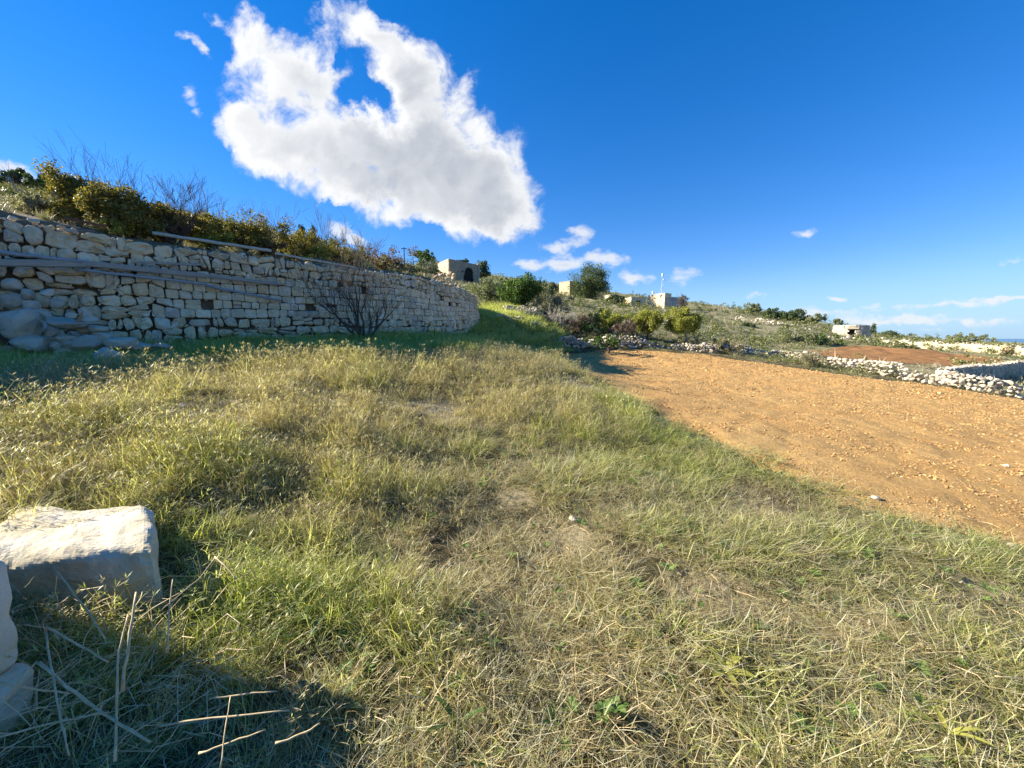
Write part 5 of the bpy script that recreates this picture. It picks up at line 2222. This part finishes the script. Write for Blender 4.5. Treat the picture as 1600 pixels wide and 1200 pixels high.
for i, (px0, px1, yt, yb, d, lab, mt) in enumerate([
    (20, 84, 300, 336, 9.3, 'low straw coloured scrub on the wall top left of the leftmost shrub', L_khaki),
    (150, 210, 340, 370, 9.2, 'low yellow green scrub right behind the wall edge, under the dense shrub', L_yellow),
    (228, 300, 350, 378, 10.0, 'low rusty scrub at the foot of the big bare shrub', L_red),
    (300, 372, 356, 388, 10.8, 'low yellow green scrub behind the middle of the bleached pole', L_yellow),
    (384, 452, 372, 402, 11.9, 'low rusty scrub between the pole and the lath', L_red),
    (452, 530, 380, 412, 12.6, 'low yellow green scrub behind the lath', L_yellow),
    (520, 600, 394, 424, 13.6, 'low khaki scrub above the bare tree on the wall top', L_khaki),
    (596, 668, 408, 434, 15.5, 'low khaki scrub on the wall top between bare tree and farmhouse', L_khaki),
]):
    bush('low_scrub', lab, 'scrub', px0, px1, yt, yb, d, 2400, .06, mt, 'low scrub along the top of the high wall', 90 + i, clumps=40, deep=.6, ragged=.6, hollow=0)

bush('conifer', 'small dark pointed evergreen rising behind the shrubs on the high wall, left of a pair', 'evergreen', 459, 480, 346, 392, 20, 1400, .10, L_dark, 'pair of pointed evergreens', 60, taper=.85, hollow=0)
bush('conifer', 'small dark pointed evergreen rising behind the shrubs on the high wall, right of a pair', 'evergreen', 478, 500, 352, 394, 21, 1300, .10, L_dark, 'pair of pointed evergreens', 61, taper=.85, hollow=0)
HG = 'dark evergreens along the left hilltop'
for i, (a, b, yt, yb, d) in enumerate([(-60, 20, 256, 290, 36), (5, 50, 262, 294, 35), (38, 78, 270, 300, 33), (66, 110, 278, 306, 30)]):
    bush('hilltop_shrub', ['dark evergreen cut by the left edge of the photo on the hilltop', 'dark rounded evergreen on the left hilltop under the small cloud',
                           'dark evergreen on the hilltop, second from the leaning shrub', 'dark evergreen on the hilltop nearest to the leaning shrub'][i], 'evergreen', a, b, yt, yb, d, 2200, .19, L_dark, HG, 70 + i, clumps=26)


def bare(name, label, cat, px, yb, yt, d, stems, depth=4, spread=.55, fan=.5, r=.03, group=None, seed=0, mat=None, kids=3, ground=True, up=.3, lean=0.0):
    rng = random.Random(seed + 77)
    b = P(px, yb, d)
    g = Zs(b.x, b.y) if ground else b.z
    H = P(px, yt, d).z - g
    root_loc = (b.x, b.y, g)
    root = empty(name, root_loc, label, cat, group)
    tot = sum(.7 ** k for k in range(depth + 1))
    for s in range(stems):
        mb = MB()
        a = 2 * math.pi * s / stems + rng.uniform(-.4, .4)
        dr = Vector((math.cos(a) * fan + lean, math.sin(a) * fan * .7, 1)).normalized()
        grow(mb, rng, Vector((b.x + math.cos(a) * r, b.y + math.sin(a) * r, g - .03)), dr, H / tot * .92 * rng.uniform(.8, 1.1), r * rng.uniform(.7, 1), depth, spread, up, kids, 6, .0011 * d / 5)
        mb.build('stem', mat or M_twig, root)
    return root


BS = 'bare twiggy shrubs on top of the high wall'
bare('bare_shrub', 'largest bare shrub on the high wall, spreading many twigs against the sky', 'shrub', 272, 366, 240, 9.9, 6, 4, .55, .75, .035, BS, 1)
bare('bare_shrub', 'tall thin bare shoots rising from the left end of the high wall', 'shrub', 190, 345, 222, 9.8, 5, 3, .35, .5, .02, BS, 2)
bare('bare_shrub', 'bare shoots fanning left out of the leftmost bronze shrub', 'shrub', 118, 325, 218, 9.9, 5, 3, .35, .8, .018, BS, 3, lean=-.4)
bare('bare_shrub', 'pale leafless stalks on the open slope at the far left of the wall', 'shrub', 52, 325, 252, 9.4, 4, 2, .35, .6, .014, BS, 4, mat=M_palebark)
bare('bare_shrub', 'bare shrub behind the rounded shrub, above the pole end', 'shrub', 330, 380, 262, 11.5, 5, 3, .4, .6, .022, BS, 5)
bare('bare_shrub', 'bare upright shoots above the pale lath, left of the pointed evergreens', 'shrub', 424, 392, 300, 12.4, 5, 3, .35, .5, .02, BS, 6)
bare('bare_shrub', 'bare upright shoots right of the pointed evergreens', 'shrub', 512, 404, 326, 13.0, 5, 3, .35, .5, .02, BS, 7)
bare('bare_shrub', 'thin bare shoots straight above the bare tree by the wall', 'shrub', 572, 412, 346, 14.0, 4, 3, .35, .5, .018, BS, 8)
bare('bare_tree', 'leafless dark fig like tree standing against the face of the high wall', 'tree', 569, 532, 366, 10.7, 6, 4, .5, .9, .05, None, 9, mat=M_bark, up=.38)
bare('dead_shrub', 'grey dead shrub at the wall top seen before the farmhouse scrub', 'shrub', 690, 436, 402, 19, 4, 3, .5, .6, .02, None, 12)

# plants in the middle distance
for i, a in enumerate([
    ('tree', 'round green pine behind the garden wall left of the farmhouse', 'tree', 646, 684, 391, 413, 92, 2600, .42, L_green, {}),
    ('tree', 'dark green tree behind the right end of the farmhouse', 'tree', 728, 768, 406, 440, 94, 3000, .45, L_dark, {}),
    ('tree', 'dark green treetop just over the farmhouse roof', 'tree', 706, 738, 404, 420, 98, 1500, .42, L_dark, {}),
    ('shrub', 'dark bush growing over the sunlit side of the farmhouse', 'shrub', 668, 698, 418, 440, 62, 1600, .3, L_dark, {}),
    ('olive_tree', 'grey green olive tree between the curved wall end and the bright green tree', 'tree', 736, 794, 430, 478, 33, 5200, .15, L_olive, {}),
    ('dark_hedge', 'dark shaded undergrowth at the foot of the olive tree', 'hedge', 742, 800, 452, 482, 34, 2600, .16, L_dark, {}),
    ('fig_tree', 'bright green leafy tree by the track with a low grey wall beneath', 'tree', 776, 848, 427, 482, 29, 7000, .17, L_green, dict(trunk_px=824, trunk=.10, clumps=60)),
    ('shrub', 'dark grey green bush left of the cream stone hut', 'shrub', 848, 876, 440, 464, 66, 1600, .3, L_olive, {}),
    ('carob_tree', 'big dark rounded tree on the skyline right of the cream hut', 'tree', 888, 958, 417, 474, 96, 22000, .30, L_carob, dict(clumps=80, trunk=.35, hollow=.0, ragged=.4)),
    ('shrub', 'dark scrub on the slope under the big dark tree', 'shrub', 940, 982, 460, 476, 84, 1500, .34, L_dark, {}),
    ('bare_bush', 'grey leafless bush at the right wall of the cream house', 'shrub', 1058, 1078, 460, 484, 87, 900, .25, L_purple, dict(twigs=4)),
    ('reed_clump', 'pale khaki reeds and brush beside the track, below the bright green tree', 'reeds', 826, 896, 452, 502, 29.5, 5200, .17, L_khaki, dict(aspect=.16, twigs=6)),
    ('yellow_shrub', 'yellow green shrub at the left end of the yellow row, above the far rubble wall', 'shrub', 918, 990, 480, 520, 27.5, 7500, .12, L_yellow, dict(clumps=60, hollow=.1)),
    ('yellow_shrub', 'yellow green shrub in the middle of the yellow row', 'shrub', 980, 1046, 480, 522, 26.5, 7500, .12, L_yellow, dict(clumps=60, hollow=.1)),
    ('yellow_tree', 'small yellow green tree with a visible grey trunk, right end of the yellow row', 'tree', 1036, 1106, 477, 524, 25.5, 9000, .12, L_yellow, dict(trunk_px=1073, trunk=.06, bark=M_palebark, clumps=60, hollow=.1)),
    ('shrub', 'dark green weeds under the tumbled far wall', 'weeds', 912, 990, 524, 545, 21.2, 2200, .10, L_green, {}),
    ('shrub', 'small green bush on the bank left of the tumbled wall', 'shrub', 900, 934, 500, 520, 25, 1500, .11, L_green, {}),
    ('dead_brush', 'brown dead brush lying behind the tumbled wall, left heap', 'brush', 876, 934, 488, 526, 25.5, 2800, .16, L_purple, dict(aspect=.14, twigs=8)),
    ('dead_brush', 'dark brown dead brush behind the tumbled wall, right heap', 'brush', 944, 1008, 500, 524, 25, 2800, .15, L_purple, dict(aspect=.14, twigs=8)),
    ('bramble', 'grey dry bramble heaped on the broken stones', 'brush', 1046, 1106, 524, 548, 25.5, 2400, .13, L_khaki, dict(aspect=.14, twigs=8)),
    ('bramble', 'grey dry bramble at the left start of the white rubble wall', 'brush', 1100, 1168, 526, 552, 24, 2600, .13, L_khaki, dict(aspect=.14, twigs=8)),
    ('tree', 'small round tree alone on the skyline, left of the dark round bushes', 'tree', 1161, 1192, 473, 492, 104, 1800, .38, L_olive, {}),
    ('round_bush', 'left and tallest of the dark round bushes on the right skyline', 'bush', 1188, 1232, 479, 506, 90, 3000, .36, L_dark, {}),
    ('round_bush', 'right one of the dark round bushes on the right skyline', 'bush', 1222, 1264, 481, 508, 88, 3000, .36, L_dark, {}),
    ('round_bush', 'lower olive bush sloping right of the dark round bushes', 'bush', 1254, 1294, 488, 510, 86, 2000, .32, L_olive, {}),
    ('shrub', 'dark shrub on the hillside under the lone round tree', 'shrub', 1142, 1186, 502, 522, 58, 2000, .24, L_dark, {}),
    ('shrub', 'broad green brown bush between the yellow tree and the round stone hut', 'shrub', 1204, 1288, 508, 546, 40, 5200, .17, L_olive, {}),
    ('shrub', 'green bush at the left edge of the red field', 'shrub', 1250, 1326, 520, 545, 41, 3000, .17, L_green, {}),
    ('tree', 'small grey green tree right above the round stone hut', 'tree', 1301, 1320, 497, 509, 92, 900, .3, L_olive, {}),
    ('tree', 'tiny dark pointed conifer right of the round stone hut', 'tree', 1359, 1373, 505, 521, 84, 800, .26, L_dark, dict(taper=.8, hollow=0)),
    ('shrub', 'low dark scrub on the skyline right of the tiny conifer', 'shrub', 1380, 1404, 516, 525, 92, 700, .26, L_dark, {}),
    ('bush', 'wide khaki green bush on the horizon behind the cream field wall', 'bush', 1474, 1546, 521, 538, 96, 3600, .30, L_olive, dict(clumps=50)),
    ('dry_weed', 'tall reddish dry weeds growing in the white rubble wall', 'weeds', 1250, 1296, 544, 572, 19.6, 1500, .12, L_khaki, dict(aspect=.10, twigs=10)),
    ('dry_weed', 'dark dry weeds before the cream field wall at the left', 'weeds', 1392, 1420, 536, 547, 46, 700, .2, L_red, dict(aspect=.2)),
    ('dry_weed', 'brown dry weeds at the right end of the cream field wall', 'weeds', 1560, 1600, 540, 560, 37.5, 900, .16, L_red, dict(aspect=.14, twigs=4)),
    ('shrub', 'pale dry bush just above the tumbled wall beside the track', 'shrub', 838, 868, 526, 546, 20.5, 1400, .13, L_khaki, dict(aspect=.12, twigs=6)),
    ('shrub', 'small dark shrub on the skyline left of the lone round tree', 'shrub', 1096, 1124, 482, 492, 96, 800, .3, L_dark, {}),
    ('shrub', 'small olive shrub on the skyline next to the lone round tree', 'shrub', 1124, 1146, 484, 493, 97, 700, .3, L_olive, {}),
]):
    nm, lab, cat, px0, px1, yt, yb, d, n, lf, mt, kw = a
    bush(nm, lab, cat, px0, px1, yt, yb, d, n, lf, mt, None, 200 + i, **kw)

bare('dead_bush', 'pale leafless bush with silvery branches in front of the khaki reeds', 'shrub', 872, 512, 474, 25.5, 7, 3, .6, 1.0, .03, None, 31, mat=M_palebark)

# utility pole far off
mb = MB()
p0 = P(632, 412, 70)
mb.tube([(p0.x, p0.y, Zs(p0.x, p0.y) - .2), (p0.x, p0.y, P(632, 386, 70).z)], [.11, .08], 8)
mb.box(p0.x - .5, p0.y - .05, P(632, 389, 70).z, p0.x + .5, p0.y + .05, P(632, 388, 70).z)
me = mesh_np('utility_pole', np.concatenate(mb.v) - np.array(tuple(p0)), mb.f, M_bark)
tag(link('utility_pole', me, None, p0), 'thin dark utility pole left of the farmhouse, beyond the wall', 'pole')


# ------------------------------------------------------------------ hillside scrub and rough grass beyond the fields (nobody could count it)
def build_scrub():
    rng = np.random.default_rng(41)
    kinds = []
    for k in range(4):
        kinds.append(tuft_mesh('dry_grass', 700 + k, G(n=60, R0=.28, len_=.55, wid=.022, tilt0=.4, curve=1.0, seg=3)))
    for k in range(4):
        r2 = np.random.default_rng(720 + k)
        cs = r2.normal(0, 1, (9, 3)) * np.array([.28, .28, .16]) + np.array([0, 0, .26])
        V, F = leaves(r2, cs, np.full(9, .17), 240, .10, .5)
        kinds.append(leaf_mesh('small_bush', V, F, None))
        kinds[-1].materials.clear()
    Ps, Ss, Is, Ds = [], [], [], []
    for r0, r1, dens, sc in ((20, 34, 2.6, .8), (34, 60, 1.15, 1.15), (60, 105, .42, 1.7), (105, 170, .12, 2.4)):
        x, y = fan_points(rng, r0, r1, dens)
        ok = (sd_field1(x, y) < -1.9) & (sd_field2(x, y) < -.4)
        s_up = inside_sd(x, y, poly_up)
        lu = lush(x, y)
        ok &= ~((s_up < 0) & (x < 2) & (y < 24))
        x, y = x[ok], y[ok]
        n1 = fbm2(x * .12, y * .12, 4, 81)
        n2 = fbm2(x * .4, y * .4, 3, 82)
        keep = rng.random(len(x)) < .55 + .8 * (n2 - .4)
        x, y, n1, n2 = x[keep], y[keep], n1[keep], n2[keep]
        n = len(x)
        isb = rng.random(n) < sm(n1, .46, .58) * .65 + .08
        idx = np.where(isb, 4 + rng.integers(0, 4, n), rng.integers(0, 4, n))
        s = sc * (.45 + .9 * rng.random(n) ** 1.5) * np.where(isb, 1.15, .75)
        Ps.append(np.stack([x, y, Z(x, y)], 1))
        Ss.append(np.stack([s, s, s * .75], 1))
        Is.append(idx)
        Ds.append(np.where(isb, .18 + rng.normal(0, .2, n), .84 + rng.normal(0, .22, n) - .35 * sm(n1, .5, .65)))
    # dry tufts and weeds on the terrace over the high wall
    x, y = fan_points(rng, 7, 24, 5)
    ok = (inside_sd(x, y, poly_up) > .5)
    x, y = x[ok], y[ok]
    n = len(x)
    s = rng.uniform(.2, .42, n)
    Ps.append(np.stack([x, y, Z(x, y)], 1))
    Ss.append(np.stack([s, s, s], 1))
    Is.append(rng.integers(0, 5, n))
    Ds.append(rng.normal(.62, .25, n))
    P_ = np.concatenate(Ps)
    n = len(P_)
    R_ = np.stack([rng.normal(0, .1, n), rng.normal(0, .1, n), rng.random(n) * 6.283], 1)
    return scatter('scrub', P_, R_, np.concatenate(Ss), np.concatenate(Is), np.concatenate(Ds), kinds, SCRUBM)


tag(build_scrub(), 'dry grass and low scrub covering the hillside beyond the fields', 'scrub')


# ------------------------------------------------------------------ foreground reeds, leaves and stones
def G3(px, py, lift=0.0):
    p = hit(px, py)
    return Vector((p.x, p.y, p.z + lift))


canes = [  # list of (px, py, distance) knots
    ([(88, 893, 1.62), (128, 944, 1.5), (164, 998, 1.42)], .011, 'whitest broken reed, bent in a sharp peak before the pale block'),
    ([(88, 893, 1.62), (86, 925, 1.6), (98, 962, 1.55)], .007, 'short hanging half of the whitest broken reed'),
    ([(0, 1066, 1.12), (60, 1078, 1.14), (108, 1084, 1.16)], .010, 'reed lying level from the left edge below the gateway stone'),
    ([(60, 1035, 1.15), (120, 1085, 1.1), (175, 1125, 1.05), (235, 1160, 1.0)], .013, 'longest brown reed, sloping down right across the lower left corner'),
    ([(72, 980, 1.3), (110, 1000, 1.28), (170, 1035, 1.25)], .011, 'straight tan reed sloping right above the longest brown reed'),
    ([(72, 985, 1.3), (80, 1040, 1.15), (92, 1110, 1.05), (108, 1180, .98)], .009, 'thin upright reed crossing the longest brown reed'),
    ([(10, 1095, 1.08), (38, 1055, 1.12), (58, 1033, 1.15)], .011, 'pale flat reed blade rising from the lower left edge'),
    ([(190, 1080, 1.12), (200, 1010, 1.18), (213, 925, 1.3)], .014, 'broad upright split reed in the middle of the reed clump'),
    ([(180, 1190, .98), (182, 1100, 1.08), (185, 1020, 1.16), (200, 960, 1.25)], .010, 'tall grey reed standing left of the split reed'),
    ([(262, 1020, 1.28), (263, 960, 1.36), (270, 905, 1.44)], .008, 'slim brown reed standing alone right of the split reed'),
    ([(336, 870, 1.85), (352, 884, 1.8), (370, 905, 1.75)], .011, 'short bright reed tip right of the pale block'),
    ([(336, 872, 1.85), (310, 905, 1.75), (250, 955, 1.6)], .008, 'thin arched reed leaning left from the bright tip'),
    ([(326, 1092, 1.15), (360, 1087, 1.16), (432, 1080, 1.17)], .008, 'upper of two level pale reeds at the lower left'),
    ([(250, 1134, 1.05), (330, 1122, 1.06), (452, 1110, 1.07)], .009, 'lower and longer of two level pale reeds at the lower left'),
    ([(345, 1200, .95), (352, 1140, 1.02), (360, 1088, 1.1)], .006, 'thin upright reed crossing both level reeds'),
    ([(310, 1178, .98), (360, 1160, 1.0), (415, 1140, 1.02)], .008, 'short pale reed low in the dark grass near the bottom edge'),
    ([(0, 1152, 1.02), (60, 1135, 1.04), (150, 1115, 1.06), (170, 1112, 1.06)], .008, 'thin tan reed from the left edge near the bottom'),
    ([(430, 1162, .98), (470, 1148, 1.0), (500, 1130, 1.02)], .009, 'short tan reed at the right of the dark patch near the bottom edge'),
    ([(1425, 1025, 1.75), (1500, 1005, 1.78), (1550, 988, 1.82), (1558, 995, 1.8), (1528, 1050, 1.6)], .008, 'bent white reed lying at the lower right with its tip folded down'),
    ([(1440, 1030, 1.72), (1490, 1028, 1.72), (1540, 1008, 1.77)], .009, 'second white reed beside the folded one at the lower right'),
    ([(1445, 1022, 1.74), (1500, 1026, 1.72), (1518, 1028, 1.72)], .007, 'short white reed under the folded one at the lower right'),
    ([(1430, 1082, 1.5), (1470, 1085, 1.49), (1500, 1090, 1.47)], .008, 'short straight pale reed below the folded reeds at the lower right'),
    ([(1556, 1057, 1.5), (1600, 1060, 1.5)], .008, 'pale reed cut off by the right edge of the photo'),
    ([(1430, 935, 2.1), (1465, 932, 2.1), (1502, 932, 2.1)], .007, 'pale reed lying level above the folded reeds'),
    ([(1216, 1168, 1.22), (1236, 1152, 1.25), (1254, 1143, 1.27)], .010, 'short pale broken reed near the bottom edge, right of the middle'),
    ([(1222, 1165, 1.22), (1245, 1182, 1.2), (1265, 1200, 1.17)], .008, 'pale reed end pointing down off the bottom edge'),
    ([(1250, 862, 2.6), (1275, 863, 2.6), (1300, 864, 2.6)], .007, 'small level pale reed in the grass near the ploughed field'),
    ([(885, 862, 2.55), (905, 880, 2.45), (920, 900, 2.38)], .006, 'thin pale reed in the grass at the middle of the photo'),
]
rc = random.Random(12)
for knots, w, lab in canes:
    pts = []
    for (px, py, d) in knots:
        p = P(px, py, d)
        g = Zs(p.x, p.y) + .025
        if p.z < g:                     # never under the soil
            p = Vector(G3(px, py, .03))
        pts.append(p)
    # densify
    fine = []
    for i in range(len(pts) - 1):
        for k in range(4):
            t = k / 4
            fine.append(pts[i].lerp(pts[i + 1], t) + Vector((rc.gauss(0, .001), rc.gauss(0, .001), rc.gauss(0, .001))))
    fine.append(pts[-1])
    mb = MB()
    n = len(fine)
    w *= .66
    mb.tube(fine, [w / 2 * (1.05 if i % 5 else 1.3) * (1 - .35 * i / n) for i in range(n)], 6)
    me = mesh_np('dry_reed', np.concatenate(mb.v) - np.array(tuple(fine[0])), mb.f, M_cane, True)
    o = tag(link('dry_reed', me, None, fine[0]), lab, 'reed', 'broken dry reeds in the foreground')


# thin stalks in between: nobody could count them
def stalk_litter(name, label, px0, px1, py0, py1, n, seed, ln, w, mat, lift):
    rng = random.Random(seed)
    mb = MB()
    for i in range(n):
        p = G3(rng.uniform(px0, px1), rng.uniform(py0, py1), rng.uniform(.01, lift))
        a = rng.uniform(0, 6.28)
        el = rng.uniform(-.1, .7) * (1 if lift > .06 else .25)
        L_ = ln * rng.uniform(.4, 1.2)
        d = Vector((math.cos(a) * math.cos(el), math.sin(a) * math.cos(el), math.sin(el)))
        q = p + d * L_ * .5 + Vector((rng.gauss(0, .015), rng.gauss(0, .015), .01))
        r = q + (d + Vector((rng.gauss(0, .3), rng.gauss(0, .3), rng.gauss(-.3, .3)))).normalized() * L_ * .5
        r.z = max(r.z, Zs(r.x, r.y) + .008)
        mb.tube([p, q, r], [w * rng.uniform(.5, 1.1), w * .8, w * .3], 3, False)
    o = mb.build(name, mat)
    return tag(o, label, 'straw', kind='stuff')


stalk_litter('reed_litter', 'tangle of thin dry stalks in the lower left corner', 10, 360, 910, 1200, 300, 5, .24, .0022, M_cane, .14)
stalk_litter('straw_litter', 'loose straw stalks lying on the turf at the lower right', 900, 1600, 800, 1200, 200, 6, .15, .0020, M_cane, .035)
stalk_litter('straw_litter', 'loose straw stalks lying on the turf at the middle', 350, 1000, 700, 1150, 200, 7, .16, .0018, M_cane, .07)


# broad leaves of single weeds
def weed(px, py, n, L_, label, seed, mat=L_green, wid=.28):
    rng = random.Random(seed)
    b = G3(px, py)
    root = empty('broadleaf_weed', tuple(b), label, 'weed', 'broad leaved weeds in the foreground grass')
    for i in range(n):
        mb = MB()
        a = 6.28 * i / n + rng.uniform(-.5, .5)
        el = rng.uniform(.4, 1.1)
        l = L_ * rng.uniform(.7, 1.15)
        h = Vector((math.cos(a), math.sin(a), 0))
        s = Vector((-math.sin(a), math.cos(a), 0))
        rows = []
        for k in range(7):
            t = k / 6
            c = h * (l * t * math.cos(el * (1 - .6 * t))) + Vector((0, 0, .03 + l * t * math.sin(el) * (1 - .45 * t)))
            w = l * wid * .5 * math.sin(math.pi * min(1, .08 + t * .92)) ** .8
            rows += [c - s * w + Vector((0, 0, w * .35)), c, c + s * w + Vector((0, 0, w * .35))]
        f = []
        for k in range(6):
            f += [(3 * k, 3 * k + 1, 3 * k + 4, 3 * k + 3), (3 * k + 1, 3 * k + 2, 3 * k + 5, 3 * k + 4)]
        mb.add(np.array([tuple(v) for v in rows]), f)
        link('leaf', mesh_np('leaf', np.concatenate(mb.v), mb.f, mat, True), root)
    return root


weed(455, 985, 7, .15, 'bright green broad leaved weed right of the reed clump', 1)
weed(480, 1010, 4, .12, 'smaller bright green weed just below the other bright one', 2)
weed(555, 1040, 6, .15, 'dark weed with long blue green leaves in the shade left of centre', 3, L_green, .14)
weed(520, 1115, 5, .16, 'dark broad leaved weed low in the shadow near the bottom edge', 4, L_dark, .3)
weed(715, 1145, 3, .13, 'single long curved green leaf near the bottom edge left of centre', 5, L_green, .14)
weed(1130, 1060, 7, .12, 'pale green leafy weed at lower right, left of the small pebble', 6, L_yellow, .3)
weed(1360, 1085, 3, .06, 'two round pale leaves right of the small pebble', 7, L_green, .7)
weed(1480, 1160, 7, .14, 'bright grassy weed near the lower right corner', 8, L_yellow, .16)

me = hull_rock(990, 18, (1, .9, .7), M_white_rubble, 'pebble', 1)
p = G3(1262, 1103, .02)
tag(link('pebble', me, None, p, (0, 0, 1), (.018, .016, .014)), 'small round white pebble in the turf at lower right', 'pebble')
for i, (px, py, w, lab) in enumerate([(1368, 781, .05, 'pale stone on the edge of the ploughed field'), (1580, 857, .05, 'pale yellow stone where the ploughed field meets the right edge'),
                                      (285, 638, .07, 'small pale stone on the bare patch below the shaded grass'), (895, 815, .05, 'white stone on the bare soil patch in the middle of the grass'),
                                      (1572, 730, .05, 'pale yellow stone out in the ploughed field near the right edge')]):
    me = hull_rock(991 + i, 18, (1, .8, .6), M_white_rubble, 'field_stone', 1)
    tag(link('field_stone', me, None, G3(px, py, w * .35), (0, 0, i), (w, w, w)), lab, 'stone')

# pale rock outcrop on the track
for i, (px, py, w, lab) in enumerate([(775, 496, .9, 'flat pale rock outcrop on the shaded track, nearest the wall end'), (800, 499, .8, 'flat pale rock outcrop in the middle of the track'),
                                      (818, 503, .6, 'small flat rock outcrop on the right side of the track')]):
    me = hull_rock(970 + i, 20, (1, .6, .14), M_rubble, 'flat_rock', 2)
    tag(link('flat_rock', me, None, G3(px, py, .03), (0, 0, .3 * i), (w, w, w)), lab, 'rock', 'flat rocks on the track')
